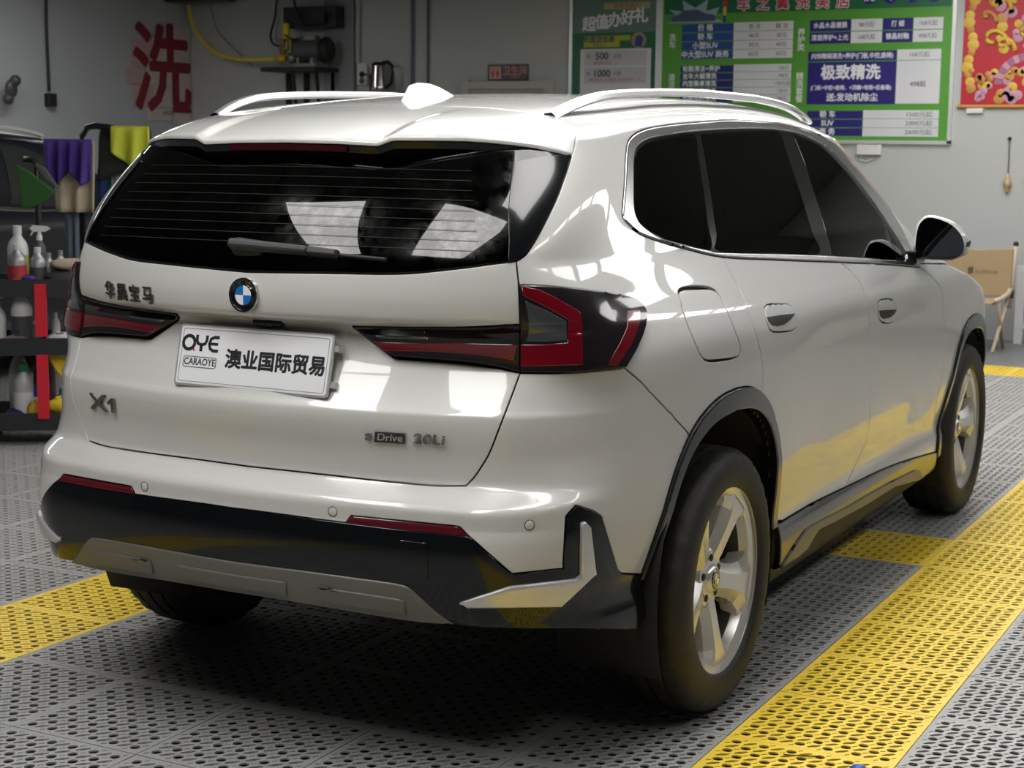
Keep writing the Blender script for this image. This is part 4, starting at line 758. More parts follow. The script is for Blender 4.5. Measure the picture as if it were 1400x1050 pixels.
# heating wires printed in the glass
for k in range(9):
    z_=1.245+.022*k; pts=[]
    for x in np.linspace(-.56+.012*k,.56-.012*k,25):
        v_=np.interp(abs(x),[0,1],[0,0]); 
        # find row at this height on the column carrying |x|
        col=np.interp(abs(x),G[112,:40,0],np.arange(40)); r_=np.interp(z_-.02*x*x,samp(G,np.full(40,col),np.linspace(100,136,40))[:,2],np.linspace(100,136,40))
        p=S(col,r_); n_=SN(col,r_); pts.append((math.copysign(1,x)*p[0],p[1]-.0005+0*n_[1],p[2]+.0005))
    MB().tube(pts,.0006,3,False).build('heating_wire',mat('heating wire',(.035,.03,.026),.6),rear_glass)
# --- number plate
PL=Vector((0,-.845,.965)); tilt=.242
pm=frame(PL,(1,0,0),(0,math.sin(tilt),math.cos(tilt)))
mPl=mat('plate white',(.80,.81,.84),.35,coat=.3); mPlE=mat('plate rim',(.62,.62,.62),.35,metal=.6)
def rrect(w,h,r,n=5):
    o=[]
    for cx,cy,a0 in ((w/2-r,h/2-r,0),(-w/2+r,h/2-r,90),(-w/2+r,-h/2+r,180),(w/2-r,-h/2+r,270)):
        for k in range(n): a=math.radians(a0+90*k/(n-1)); o.append((cx+r*math.cos(a),cy+r*math.sin(a)))
    return o
plate=MB().prism(rrect(.450,.150,.010),-.006,0).build('number_plate',mPlE,car); plate.matrix_local=pm
def inplate(o): o.parent=plate; return o
MB().prism(rrect(.440,.140,.008),-.001,.0012).build('plate_face',mPl,plate)
def ring2(w,h,r,t,z0,z1,name,m,parent):
    a=rrect(w,h,r); b=rrect(w-2*t,h-2*t,max(r-t,.001)); n_=len(a); mb=MB(); V_=[(*p,z) for z in (z0,z1) for p in a]+[(*p,z) for z in (z0,z1) for p in b]
    F_=[]
    for i in range(n_):
        j=(i+1)%n_; F_+=[(n_+i,n_+j,3*n_+j,3*n_+i),(i,j,n_+j,n_+i),(2*n_+j,2*n_+i,3*n_+i,3*n_+j)]
    mb.add(V_,F_); return mb.build(name,m,parent)
mInk=mat('black ink',(.012,.013,.015),.5); mInkR=mat('red ink',(.65,.02,.03),.5)
ring2(.428,.130,.007,.0016,.0012,.0018,'plate_line',mat('plate line',(.30,.31,.33),.5),plate)
T=lambda x,y,z=.0013:Matrix.Translation((x,y,z))
bold('plate_text','澳业国际贸易',.0485,mInk,plate,.0003,.0017,mat4=T(.066,-.0050))
# stylised logo drawn from strokes
lg=MB()
def stroke(mb,pts,w,z0=.0012,z1=.0018):
    P_=[Vector((*p,0)) for p in pts]
    L_=[];R_=[]
    for i,p in enumerate(P_):
        t=(P_[min(i+1,len(P_)-1)]-P_[max(i-1,0)]).normalized(); n_=Vector((-t.y,t.x,0)); L_.append(p+n_*w/2);R_.append(p-n_*w/2)
    k=len(P_); V_=[(*q.xy,z1) for q in L_+R_]+[(*q.xy,z0) for q in L_+R_]
    F_=[]
    for i in range(k-1): F_+=[(i,k+i,k+i+1,i+1),(i,i+1,2*k+i+1,2*k+i),(k+i+1,k+i,3*k+i,3*k+i+1)]
    mb.add(V_,F_)
ox,oy=-.1935,.030; Rr=.0165
stroke(lg,[(ox+Rr*math.cos(a)*1.05,oy+Rr*math.sin(a)) for a in np.linspace(0,2*math.pi,25)],.0085)
yx=-.1555
stroke(lg,[(yx-.015,oy+.020),(yx-.015,oy+.008),(yx-.011,oy-.001),(yx,oy-.004),(yx+.011,oy-.001),(yx+.015,oy+.008),(yx+.015,oy+.020)],.0080)
stroke(lg,[(yx,oy-.003),(yx,oy-.020)],.0085)
ex=-.1185
stroke(lg,[(ex+.015,oy+.0165),(ex,oy+.0165),(ex-.010,oy+.012),(ex-.0135,oy),(ex-.010,oy-.012),(ex,oy-.0165),(ex+.015,oy-.0165)],.0078)
stroke(lg,[(ex-.013,oy),(ex+.013,oy)],.0070)
lg.build('plate_logo',mInk,plate)
MB().lathe([(0,.0017),(.0030,.0017),(.0030,.0012)],(-.1765,.013,0),n=14).build('logo_dot',mInkR,plate)
o=ring2(.100,.027,.006,.0016,.0012,.0018,'logo_box',mInk,plate); o.location=(-.1545,-.0165,0)
text('logo_name','CARAOYE',.0235,mInk,plate,.0003,.0004,mat4=T(-.1545,-.0165),sx=.88)
MB().box((.222,.035,-.02),(.236,.05,-.004)).box((.222,-.05,-.02),(.236,-.035,-.004)).build('plate_clip',mPlE,plate)
MB().box((-.18,-.05,-.04),(.18,.05,-.006)).build('plate_bracket',mBlackM,plate)
# --- emblems
def surf_frame(u,v,s_,off):
    p=np.array(S(u,v))*[s_,1,1]; n_=np.array(SN(u,v))*[s_,1,1]; x=np.cross([0,0,1],n_)*1.0; x=-x if x[0]<0 else x
    y=np.cross(n_,x); y=y if y[2]>0 else -y
    return frame(Vector(p+n_*off),Vector(x),Vector(y))
rb=empty('emblem_root'); bpy.data.objects.remove(rb)
rf=surf_frame(0,P['rnd'][1],1,.0)
em=MB().lathe([(.0,.006),(.036,.006),(.0365,.0065)],n=40).build('emblem',mBlk,tail_up,True); em.matrix_local=rf
MB().lathe([(.0365,.006),(.0375,.0085),(.0405,.0085),(.0415,.006),(.0415,-.01)],n=40).build('emblem_rim',mChromeB,em,True,autos=30)
MB().lathe([(.0232,.0062),(.0236,.0075),(.0248,.0075),(.0252,.006)],n=40).build('emblem_inner_ring',mChromeB,em,True,autos=30)
for k in range(4):
    mb=MB(); pts=[(0,0)]+[(.0232*math.cos(a),.0232*math.sin(a)) for a in np.linspace(k*math.pi/2,(k+1)*math.pi/2,10)]
    mb.prism(pts,.006,.0070).build('emblem_quarter',mWht if k%2==0 else mBlue,em)
for ch,a in (('B',128),('M',90),('W',52)):
    w_=math.radians(a); text('emblem_letter',ch,.0135,mChromeB,em,.0003,.0002,mat4=Matrix.Translation((.0305*math.cos(w_),.0305*math.sin(w_),.0068))@Matrix.Rotation(w_-math.pi/2,4,'Z'))
def badge(parts,u,v,s_,off=.0015):
    pass
def badge_root(name,u,v,s_,parent,off=.001):
    m4=surf_frame(u,v,s_,off); return m4
u_=(P['cn0'][0]+P['cn1'][0])/2; v_=(P['cn0'][1]+P['cn1'][1])/2
chs='华晨宝马'
for k in range(4):
    f=(k+.5)/4; uu=P['cn0'][0]*(1-f)+P['cn1'][0]*f; vv_=P['cn0'][1]*(1-f)+P['cn1'][1]*f
    bold('maker_character',chs[k],.048,mBadge,tail_up,.0018,.0007,mat4=surf_frame(uu,vv_,-1,.002))
m4=surf_frame((P['x1a'][0]+P['x1b'][0])/2,(P['x1t'][1]+P['x1bt'][1])/2,-1,.003)
bold('model_letter','X',.056,mBadge,tail_low,.0022,.0022,mat4=m4@Matrix.Translation((-.024,.0,0)),sx=1.75)
o=MB().prism([(.017,.007),(.035,.019),(.049,.019),(.045,-.0185),(.031,-.0185),(.034,.006),(.021,.000)],0,.005).build('model_digit',mBadge,tail_low,bevel=.001); o.matrix_local=m4
m4=surf_frame(P['drive'][0],P['drive'][1],1,.002)
TT=lambda x,y,z=.0:m4@Matrix.Translation((x,y,z))
text('drive_letter','s',.036,mBadge,tail_low,.0015,.0006,mat4=TT(-.085,.001),sx=1.5)
o=MB().prism([(-.072,-.0125),(.004,-.0125),(.006,.0125),(-.068,.0125)],0,.0030).build('drive_plate',mBlk,tail_low); o.matrix_local=m4
text('drive_word','Drive',.024,mChromeB,tail_low,.0008,.0003,mat4=TT(-.033,.0005,.0032),sx=1.15,shear=.15)
text('drive_number','20Li',.034,mBadge,tail_low,.0018,.0006,mat4=TT(.060,0,.001),sx=1.32,shear=.15)
# --- rear view camera under the lip
o=MB().lathe([(0,.012),(.010,.011),(.013,.004),(.014,-.01)],n=16).build('reversing_camera',mGloss,tail_low,True); o.matrix_local=surf_frame(P['cam'][0],P['cam'][1],1,.0)
o=MB().box((-.05,-.012,-.004),(.03,.010,.010)).build('release_button',mBlackM,tail_low,bevel=.004); o.matrix_local=surf_frame(P['cam'][0],P['cam'][1],1,.0)
# --- wheels
def tread_rubber():
    mb=MB(); n=96
    prof=[(.246,-.004),(.252,.004),(.264,.010),(.300,.011),(.325,.006),(.338,-.004),(.347,-.018),(.3505,-.035),
          (.3515,-.050),(.344,-.0505),(.344,-.058),(.3520,-.0585),(.3525,-.095),(.344,-.0955),(.344,-.104),(.3525,-.1045),(.3520,-.141),(.344,-.1415),(.344,-.149),(.3515,-.1495),
          (.3505,-.166),(.347,-.182),(.338,-.196),(.325,-.206),(.300,-.211),(.264,-.210),(.252,-.206),(.246,-.200)]
    V_=[];m_=len(prof)
    for k in range(n):
        w=2*math.pi*k/n; c_,s_=math.cos(w),math.sin(w)
        for i,(r,x) in enumerate(prof):
            if i in (4,5,6,7,8,19,20,21,22,23) and k%3==0: r=r-.0045
            V_.append((x+.008,r*c_,r*s_))
    F_=[(k*m_+i,((k+1)%n)*m_+i,((k+1)%n)*m_+i+1,k*m_+i+1) for k in range(n) for i in range(m_-1)]
    return mb.add(V_,F_)
def make_wheel():
    b=MB().lathe([(.2455,.002),(.2490,.0045),(.2505,-.002),(.2440,-.006),(.2340,-.007),(.2240,-.014),(.2180,-.040)],ax='x',n=72)
    rim=b.build('wheel',mRim,car,True,autos=35)
    MB().lathe([(.2180,-.040),(.2060,-.085),(.2060,-.17),(.2300,-.195),(.238,-.20)],ax='x',n=60).build('rim_barrel',mat('dark barrel',(.05,.05,.05),.45,metal=.7),rim,True,autos=35)
    MB.build(tread_rubber(),'tyre',mRub,rim,True,autos=28)
    MB().lathe([(.02,-.105),(.165,-.105),(.165,-.125),(.02,-.125)],ax='x',n=40).build('brake_disc',mat('brake disc',(.05,.05,.05),.45,metal=.8),rim,True,autos=30)
    MB().lathe([(.0,-.15),(.206,-.15)],ax='x',n=40).build('wheel_back',mShell,rim)
    for k in range(5):
        a0=math.radians(-88+72*k)
        R_=[.045,.080,.110,.150,.185,.210,.226,.238]; hw=[.044,.041,.039,.042,.052,.070,.092,.108]; xf=[-.040,-.031,-.025,-.018,-.012,-.009,-.008,-.010]
        sec=[]
        for r,h,x in zip(R_,hw,xf):
            c0=.10 if r<.2 else .05; d1=.022 if r<.2 else .014
            pts=[(-h-.010,x-.060),(-h-.006,x-d1),(-h*.62,x-.004),(-h*.50,x),(-h*c0,x-.001),(h*c0,x-.001),(h*.50,x),(h*.62,x-.004),(h+.006,x-d1),(h+.010,x-.060)]
            sec.append([(px_,math.sqrt(max(r*r-q*q*(.9 if r>.2 else 0),1e-6))*math.cos(a0)-q*math.sin(a0),math.sqrt(max(r*r-q*q*(.9 if r>.2 else 0),1e-6))*math.sin(a0)+q*math.cos(a0)) for q,px_ in pts])
        loft(sec,'spoke',mRim,rim,mirror=False,autos=16)
        a1=a0+math.radians(36)
        MB().lathe([(.0,.002),(.0085,.002),(.0105,-.001),(.0105,-.03)],(-.036,.056*math.cos(a1),.056*math.sin(a1)),'x',14).build('lug_bolt',mBlackM,rim,True,autos=30)
    MB().lathe([(.0,-.024),(.030,-.024),(.036,-.028),(.040,-.036),(.076,-.040),(.084,-.052),(.084,-.09)],ax='x',n=40).build('hub',mRim,rim,True,autos=30)
    cp=MB().lathe([(.0,-.0215),(.0255,-.0215),(.028,-.024),(.028,-.03)],ax='x',n=30).build('centre_cap',mBlk,rim,True,autos=30)
    q=MB(); 
    for k in (0,2): q.prism([(0,0)]+[(.015*math.cos(a),.015*math.sin(a)) for a in np.linspace(k*math.pi/2,(k+1)*math.pi/2,8)],-.0214,-.0205,'x')
    q.build('cap_blue',mBlue,rim)
    q=MB()
    for k in (1,3): q.prism([(0,0)]+[(.015*math.cos(a),.015*math.sin(a)) for a in np.linspace(k*math.pi/2,(k+1)*math.pi/2,8)],-.0214,-.0205,'x')
    q.build('cap_white',mWht,rim)
    return rim
wh=make_wheel()
def copy_tree(o,parent):
    c_=o.copy(); COL.objects.link(c_); c_.parent=parent
    for k in list(o.children): copy_tree(k,c_)
    return c_
for k,(x,y,rz,rx) in enumerate(((.8916,0,0,0),(.8916,2.80,0,.35),(-.8916,0,math.pi,.2),(-.8916,2.80,math.pi,.6))):
    o=wh if k==0 else copy_tree(wh,car)
    o.location=(x,y,.352); o.rotation_euler=(rx if rz==0 else -rx,0,rz)
# wheel-house liners, underbody, cabin
for s_ in (1,-1):
    for y0,z_ in ((.01,.37),(2.80,.345)):
        mb=MB(); aa=np.linspace(math.radians(-25),math.radians(205),40); R_=.437 if y0<1 else .415
        V_=[(s_*x,y0+R_*.97*math.cos(a),z_+R_*math.sin(a)) for x in (.875 if y0<1 else .88,.60) for a in aa]; n_=len(aa)
        mb.add(V_,[(i,i+1,n_+i+1,n_+i) for i in range(n_-1)])
        mb.add([(s_*.60,y0,z_)]+[(s_*.60,y0+R_*.97*math.cos(a),z_+R_*math.sin(a)) for a in aa],[(0,i+1,i+2) for i in range(n_-1)])
        mb.build('wheel_house_liner',mShell,car,True)
MB().box((-.50,-.30,.30),(.50,3.45,.40)).box((-.80,.52,.235),(.80,2.34,.32)).box((-.42,-.66,.33),(.42,-.30,.40)).build('underbody',mShell,car)
mb=MB().box((-.78,-.55,.34),(.78,2.2,.42)).box((-.74,1.95,.42),(.74,2.35,1.02)); mb.build('cabin_floor',mInt,car)
MB().box((-.66,-.62,.44),(.66,.10,1.08)).build('luggage_trim',mInt,car,bevel=.03)
def seat(x,y,w,h):
    s_=MB().box((x-w/2,y-.05,.42),(x+w/2,y+.50,.66)).build('seat_cushion',mSeat,car,bevel=.05)
    V_=[(x-w/2,y-.02,.62),(x+w/2,y-.02,.62),(x+w/2,y+.12,.62),(x-w/2,y+.12,.62),(x-w*.42,y-.20,h),(x+w*.42,y-.20,h),(x+w*.42,y-.10,h),(x-w*.42,y-.10,h)]
    MB().add(V_,[(0,3,2,1),(4,5,6,7),(0,1,5,4),(1,2,6,5),(2,3,7,6),(3,0,4,7)]).build('seat_back',mSeat,s_,bevel=.035)
def headrest(x,y,h):
    r=MB().box((x-.13,y-.26,h+.03),(x+.13,y-.16,h+.22)).build('headrest',mSeat,car,bevel=.04)
    MB().tube([(x-.06,y-.19,h-.02),(x-.06,y-.20,h+.08)],.006,6).tube([(x+.06,y-.19,h-.02),(x+.06,y-.20,h+.08)],.006,6).build('headrest_post',mChromeB,r)
for x in (-.37,.37): seat(x,1.18,.50,1.16); headrest(x,1.18,1.16)
seat(-.33,.30,.62,1.12); seat(.33,.30,.62,1.12)
for x in (-.40,0,.40): headrest(x,.30,1.10)
# --- door mirrors
def mirror(s_):
    prof=[(.862,1.108),(.866,1.20),(.884,1.238),(.915,1.251),(.985,1.230),(1.030,1.190),(1.046,1.145),(1.036,1.112),(.995,1.094),(.885,1.094)]
    cx,cz=.955,1.165
    def rnd(L,n=4):
        o=[]; k=len(L)
        for i in range(k):
            a,b,c_,d_=[np.array(L[(i+j)%k]) for j in (-1,0,1,2)]
            for t in np.arange(n)/n: o.append(tuple(.5*(2*b+(c_-a)*t+(2*a-5*b+4*c_-d_)*t*t+(3*b-a-3*c_+d_)*t**3)))
        return o
    prof=rnd(prof)
    rows=[]
    for y,k in ((1.945,.93),(1.95,1.0),(1.99,1.0),(2.04,.93),(2.085,.74),(2.11,.42),(2.115,.02)):
        rows.append([(s_*(cx+(a-cx)*k),y+.05*(a-.86),cz+(b-cz)*k) for a,b in prof+prof[:1]])
    cap=loft(rows,'door_mirror',mPaint,car,mirror=False,autos=60)
    low=[]
    for y,k in ((1.942,1.005),(1.99,1.012),(2.04,.945),(2.085,.76)):
        low.append([(s_*(cx+(a-cx)*k),y+.05*(a-.86),cz+(b-cz)*k) for a,b in [(1.048,1.160),(1.046,1.145),(1.036,1.112),(.995,1.094),(.885,1.094),(.862,1.108),(.863,1.14)]])
    loft(low,'mirror_base',mBlackM,cap,mirror=False,autos=60)
    mb=MB(); pr=[(cx+(a-cx)*.93,cz+(b-cz)*.93) for a,b in prof]
    V_=[(s_*a,1.946+.05*(a-.86),b) for a,b in pr]+[(s_*(cx+(a-cx)*.90),1.962+.05*(a-.86),cz+(b-cz)*.90) for a,b in prof]; n_=len(pr)
    mb.add(V_,[(i,(i+1)%n_,n_+(i+1)%n_,n_+i) for i in range(n_)]+[tuple(n_+i for i in range(n_))]); mb.build('mirror_frame',mGloss,cap)
    gl=[(cx+(a-cx)*.86+.004,cz+(b-cz)*.86) for a,b in prof]
    MB().add([(s_*a,1.957+.05*(a-.86),b) for a,b in gl],[tuple(range(len(gl)))]).build('mirror_glass',mat('mirror glass',(.10,.11,.13),.02,metal=1.),cap)
    MB().prism([(s_*.80,1.075),(s_*.885,1.075),(s_*.885,1.125),(s_*.80,1.125)],1.90,2.03,'y').build('mirror_arm',mGloss,cap,bevel=.008)
mirror(1); mirror(-1)
# ------------------------------------------------------------------ ceiling lights
for x in (-.72,.58):
    led(x,-2.35,.62,2.1)
    for k in range(6): led(x,.6+1.5*k,.6,1.2)  # the panel of each row above the car is added to brighten its roof
led(1.07,-.45,.62,1.2);
for k in range(7): led(3.4,-1.0+1.5*k,.34,1.2)
for k in range(4): led(-6.9,1.6+1.5*k,.6,1.2)  # added fill row, brightens the left and back walls
# ------------------------------------------------------------------ wall fittings
WY=WALLY
def wbox(name,x0,x1,z0,z1,d0,d1,m,parent=None,bevel=0):
    return MB().box((x0,WY-d1,z0),(x1,WY-d0,z1)).build(name,m,parent,bevel=bevel)
def wtext(name,s,x,z,size,m,parent=None,d=.02,b=0.,sx=1.,align='CENTER'):
    m4=Matrix.Translation((x,WY-d,z))@Matrix.Rotation(math.pi/2,4,'X')
    if b>0: return bold(name,s,size,m,parent,.0006,b,mat4=m4,sx=sx,align=align)
    return text(name,s,size,m,parent,.0006,0,mat4=m4,sx=sx,align=align)
mAlu=mat('aluminium frame',(.72,.74,.74),.35,metal=.6)
mGr=mat('poster green',(.085,.30,.035),.45); mGrD=mat('poster dark green',(.012,.13,.055),.45)
mNavy=mat('poster navy',(.018,.012,.16),.45); mBluP=mat('poster blue',(.02,.06,.26),.45); mPaper=mat('poster white',(.62,.63,.67),.45)
mTW=mat('print white',(.75,.76,.80),.5); mTG=mat('print grey',(.10,.10,.12),.5); mTR=mat('print red',(.45,.03,.06),.5); mTP=mat('print pale red',(.50,.16,.18),.5)
# price board
pb=empty('price_board',(0,0,0),0,'large green and navy price list board on the grey back wall','sign')
wbox('backing',-3.30,-.80,1.575,2.80,.004,.018,mGr,pb)
wbox('header_band',-3.28,-.82,2.640,2.785,.018,.019,mGrD,pb)
for n_,a in (('frame_rail',(-3.325,-3.295,1.555,2.81)),('frame_rail',(-.805,-.775,1.555,2.81)),('frame_rail',(-3.325,-.775,1.550,1.580)),('frame_rail',(-3.325,-.775,2.795,2.825))): wbox(n_,*a,.0,.030,mAlu,pb)
for k,ch in enumerate('车之翼洗美店'):
    x=-2.565+.172*k
    wtext('title_outline',ch,x,2.700,.115,mTW,pb,.0205,.009); wtext('title_character',ch,x,2.700,.115,mTR,pb,.0225,.0025)
for k,ch in enumerate('洗车美容'):
    x=-1.488+.176*k; MB().lathe([(0,0),(.062,0),(.062,.002)],(0,0,0),'y',24).build('title_disc',mNavy,pb).location=(x,WY-.021,2.735)
    wtext('disc_character',ch,x,2.735,.095,mTW,pb,.0225,.002)
def cells(name,x0,x1,z0,z1,n,m,gap=.008):
    h=(z1-z0)/n
    for k in range(n): wbox(name,x0,x1,z1-h*(k+1)+gap/2,z1-h*k-gap/2,.018,.0195,m,pb)
    return [z1-h*(k+.5) for k in range(n)]
zz=cells('table_cell',-3.115,-2.65,2.256,2.555,4,mBluP); cells('table_cell',-2.645,-2.122,2.256,2.560,4,mPaper,.004)
for z,(a,b,c_) in zip(zz,(('价 格','普 洗','精 洗'),('轿 车','40元','30元'),('小型SUV','50元','40元'),('中大型SUV 商务','60元','50元'))):
    wtext('cell_text',a,-2.90,z,.062,mTW,pb,.021,.0012); wtext('cell_text',b,-2.46,z,.048,mTG,pb,.021); wtext('cell_text',c_,-2.22,z,.048,mTG,pb,.021)
zz=cells('table_cell',-3.12,-2.64,1.89,2.205,5,mNavy); cells('table_cell',-2.635,-2.127,1.89,2.210,5,mPaper,.004)
for z,(a,c_) in zip(zz,(('轮毂清洁+养护','128元'),('全车大蜡清洗','198元'),('内室桑拿清洗','158元起'),('玻璃油膜清洗','128元'),('沥青铁粉清洗','98元'))):
    wtext('cell_text',a,-3.10,z,.052,mTW,pb,.021,.0012,align='LEFT'); wtext('cell_text',c_,-2.20,z,.042,mTG,pb,.021)
for x,z,s_ in ((-3.20,2.44,'洗车'),(-3.20,2.10,'清洁'),(-2.05,2.46,'养护类'),(-2.05,2.10,'精洗套餐')):
    for k,ch in enumerate(s_): wtext('side_character',ch,x,z-.062*k,.066,mTW,pb,.0205,.001)
for x0,x1,m_ in ((-1.978,-1.632,mNavy),(-1.628,-1.371,mPaper),(-1.367,-1.121,mNavy),(-1.117,-.879,mPaper)): zz=cells('table_cell',x0,x1,2.362,2.562,2,m_)
for z,r_ in zip(zz,(('水晶水晶镀膜','88元起','打 蜡','168元起'),('漆面养护+上光','168元起','镀晶封釉','498元起'))):
    for x,s_,q in zip((-1.805,-1.50,-1.244,-.998),r_,(1,0,1,0)): wtext('cell_text',s_,x,z,.052 if q else .046,mTW if q else mTG,pb,.021,.001 if q else 0,sx=.92)
wbox('table_cell',-1.984,-1.242,2.224,2.302,.018,.0195,mNavy,pb); wbox('table_cell',-1.238,-.884,2.224,2.308,.018,.0195,mPaper,pb)
wtext('cell_text','内饰精细清洗+养护(门板,中控,座椅)',-1.613,2.262,.050,mTW,pb,.021,.001,sx=.88); wtext('cell_text','168元起',-1.06,2.265,.048,mTG,pb,.021)
wbox('table_cell',-1.984,-1.242,1.872,2.216,.018,.0195,mNavy,pb); wbox('table_cell',-1.238,-.884,1.876,2.219,.018,.0195,mPaper,pb)
wtext('cell_heading','极致精洗',-1.62,2.125,.125,mTW,pb,.021,.0045); wtext('cell_text','(门板+中控+座椅、+顶棚+地毯+后备箱)',-1.615,2.005,.043,mTW,pb,.021,.0008,sx=.90)
wtext('cell_text','送:发动机除尘',-1.60,1.925,.070,mTW,pb,.021,.0016); wtext('cell_text','498起',-1.06,2.03,.052,mTG,pb,.021,.0006)
zz=cells('table_cell',-1.975,-1.503,1.610,1.822,3,mNavy); cells('table_cell',-1.499,-.880,1.610,1.826,3,mPaper,.004)
for z,(a,c_) in zip(zz,(('轿 车','1500元起'),('SUV','2000元起'),('商 务','2600元起'))):
    wtext('cell_text',a,-1.80,z,.060,mTW,pb,.021,.0014); wtext('cell_text',c_,-1.04,z,.046,mTG,pb,.021,0,sx=1.2)
# little car picture on the header
mb=MB(); mb.prism([(-3.21,2.575),(-3.22,2.61),(-3.16,2.635),(-3.10,2.67),(-2.98,2.675),(-2.90,2.64),(-2.83,2.63),(-2.80,2.60),(-2.82,2.575)],WY-.0215,WY-.0192,'y'); mb.build('car_picture',mat('picture blue grey',(.06,.09,.18),.5),pb)
mb=MB(); mb.prism([(-3.26,2.565),(-3.13,2.60),(-3.24,2.68),(-3.10,2.66),(-3.12,2.76),(-3.00,2.69),(-2.88,2.76),(-2.90,2.66),(-2.78,2.69),(-2.82,2.60),(-2.74,2.565)],WY-.0192,WY-.0186,'y'); mb.build('splash_picture',mat('picture pale blue',(.30,.40,.48),.5),pb)
wbox('figure_picture',-2.745,-2.715,2.62,2.69,.019,.0205,mat('picture yellow',(.55,.45,.06),.5),pb); wbox('figure_picture',-2.742,-2.718,2.56,2.618,.019,.0205,mBluP,pb); wbox('figure_picture',-2.75,-2.71,2.695,2.74,.019,.0205,mTR,pb)
tag(wbox('switch_box',-1.535,-1.334,1.461,1.545,.0,.05,mat('white plastic',(.66,.66,.66),.4),bevel=.005),'white plastic box just under the green price board','switch box')
tag(MB().tube([(-1.50,WY-.012,1.46),(-1.51,WY-.012,1.42),(-1.46,WY-.012,1.405),(-1.40,WY-.012,1.43)],.006,6).build('white_cable',MATS['white plastic']),'short white cable looping below the white box','cable')
# member card poster
gp=empty('card_poster',(0,0,0),0,'dark green membership card poster in a silver frame beside the price board','poster')
wbox('backing',-4.165,-3.345,1.70,2.83,.004,.016,mGrD,gp)
for a in ((-4.19,-4.16,1.68,2.84),(-3.355,-3.325,1.68,2.84),(-4.19,-3.325,1.67,1.70)): wbox('frame_rail',*a,.0,.028,mAlu,gp)
wbox('pale_wash',-4.15,-3.36,2.50,2.80,.016,.0165,mat('poster grey green',(.12,.20,.17),.5),gp)
for k,ch in enumerate('超值办好礼'): 
    wtext('poster_character',ch,-4.00+.125*k,2.57+.016*k,.135,mTW,gp,.0185,.004)
o=wbox('ribbon',-3.86,-3.42,2.70,2.755,.017,.018,mat('ribbon tan',(.42,.34,.14),.5),gp); wtext('ribbon_text','会员专享礼',-3.64,2.727,.048,mTG,gp,.019)
wbox('yellow_tag',-4.05,-3.70,2.375,2.47,.017,.0185,mat('tag lime',(.38,.42,.03),.5),gp); wbox('yellow_tag',-4.05,-3.60,2.43,2.475,.0165,.018,MATS['tag lime'],gp)
wtext('tag_text','充值送钜惠',-3.90,2.44,.062,mTG,gp,.020,.0016); wtext('tag_text','多充多送',-3.90,2.392,.03,mTG,gp,.020)
wbox('offer_panel',-4.08,-3.40,1.74,2.36,.0165,.0175,mPaper,gp); wbox('offer_row',-4.04,-3.44,2.215,2.345,.0175,.0182,mat('poster off white',(.50,.50,.53),.5),gp); wbox('offer_row',-4.04,-3.44,2.06,2.20,.0175,.0182,MATS['poster off white'],gp)
for z,s_ in ((2.295,'500'),(2.145,'1000')):
    wtext('offer_number',s_,-3.87,z,.085,mTG,gp,.019,.003); wtext('offer_text','充',-4.00,z,.04,mTG,gp,.019); wtext('offer_text','元送',-3.72,z,.04,mTG,gp,.019)
for z,w_ in ((2.235,.16),(2.090,.55)): wtext('offer_note','赠送精致洗车' if w_<.3 else '赠送精洗一次 镀膜一次 内饰清洁一次',-3.86 if w_<.3 else -3.74,z,.030,mTP,gp,.019)
MB().lathe([(0,0),(.07,0),(.07,.003)],(0,0,0),'y',20).build('gift_disc',mat('gift brown',(.38,.24,.17),.5),gp).location=(-3.52,WY-.0195,2.43)
MB().prism([(-3.56,2.38),(-3.49,2.37),(-3.475,2.44),(-3.50,2.475),(-3.545,2.465)],WY-.0225,WY-.0195,'y').build('gift_box',mBluP,gp)
# toilet sign and door
ts=empty('toilet_sign',(0,0,0),0,'small black toilet sign on the wall above the grey door','sign')
wbox('sign_plate',-5.016,-4.606,2.095,2.240,.0,.02,mat('sign black',(.012,.014,.014),.3),ts,bevel=.003)
wbox('pictogram_tile',-4.995,-4.880,2.112,2.222,.020,.0215,mat('sign tan',(.55,.38,.26),.5),ts)
for x in (-4.963,-4.913):
    MB().prism([(x-.012,2.125),(x+.012,2.125),(x+.016,2.165),(x+.012,2.185),(x-.012,2.185),(x-.016,2.165)],WY-.0228,WY-.0215,'y').build('pictogram',mTR,ts)
    MB().lathe([(0,0),(.010,0),(.010,.001)],(0,0,0),'y',12).build('pictogram',mTR,ts).location=(x,WY-.0226,2.200)
wtext('sign_text','卫生间',-4.735,2.178,.088,mTP,ts,.021,.002); wtext('sign_text','TOILET',-4.735,2.125,.034,mTP,ts,.021)
dr=struct('door_1',MB().box((-5.20,WY-.03,0),(-4.42,WY,2.02)),mat('grey door',(.34,.335,.32),.5))
for n_,a in (('door_frame',(-5.285,-5.20,0,2.10)),('door_frame',(-4.42,-4.335,0,2.10)),('door_frame',(-5.20,-4.42,2.02,2.085))): wbox(n_,*a,0,.06,mat('pale door frame',(.42,.41,.385),.5),dr)
MB().tube([(-4.50,WY-.03,1.02),(-4.50,WY-.08,1.02),(-4.60,WY-.08,1.02)],.010,8).build('door_handle',mAlu,dr)
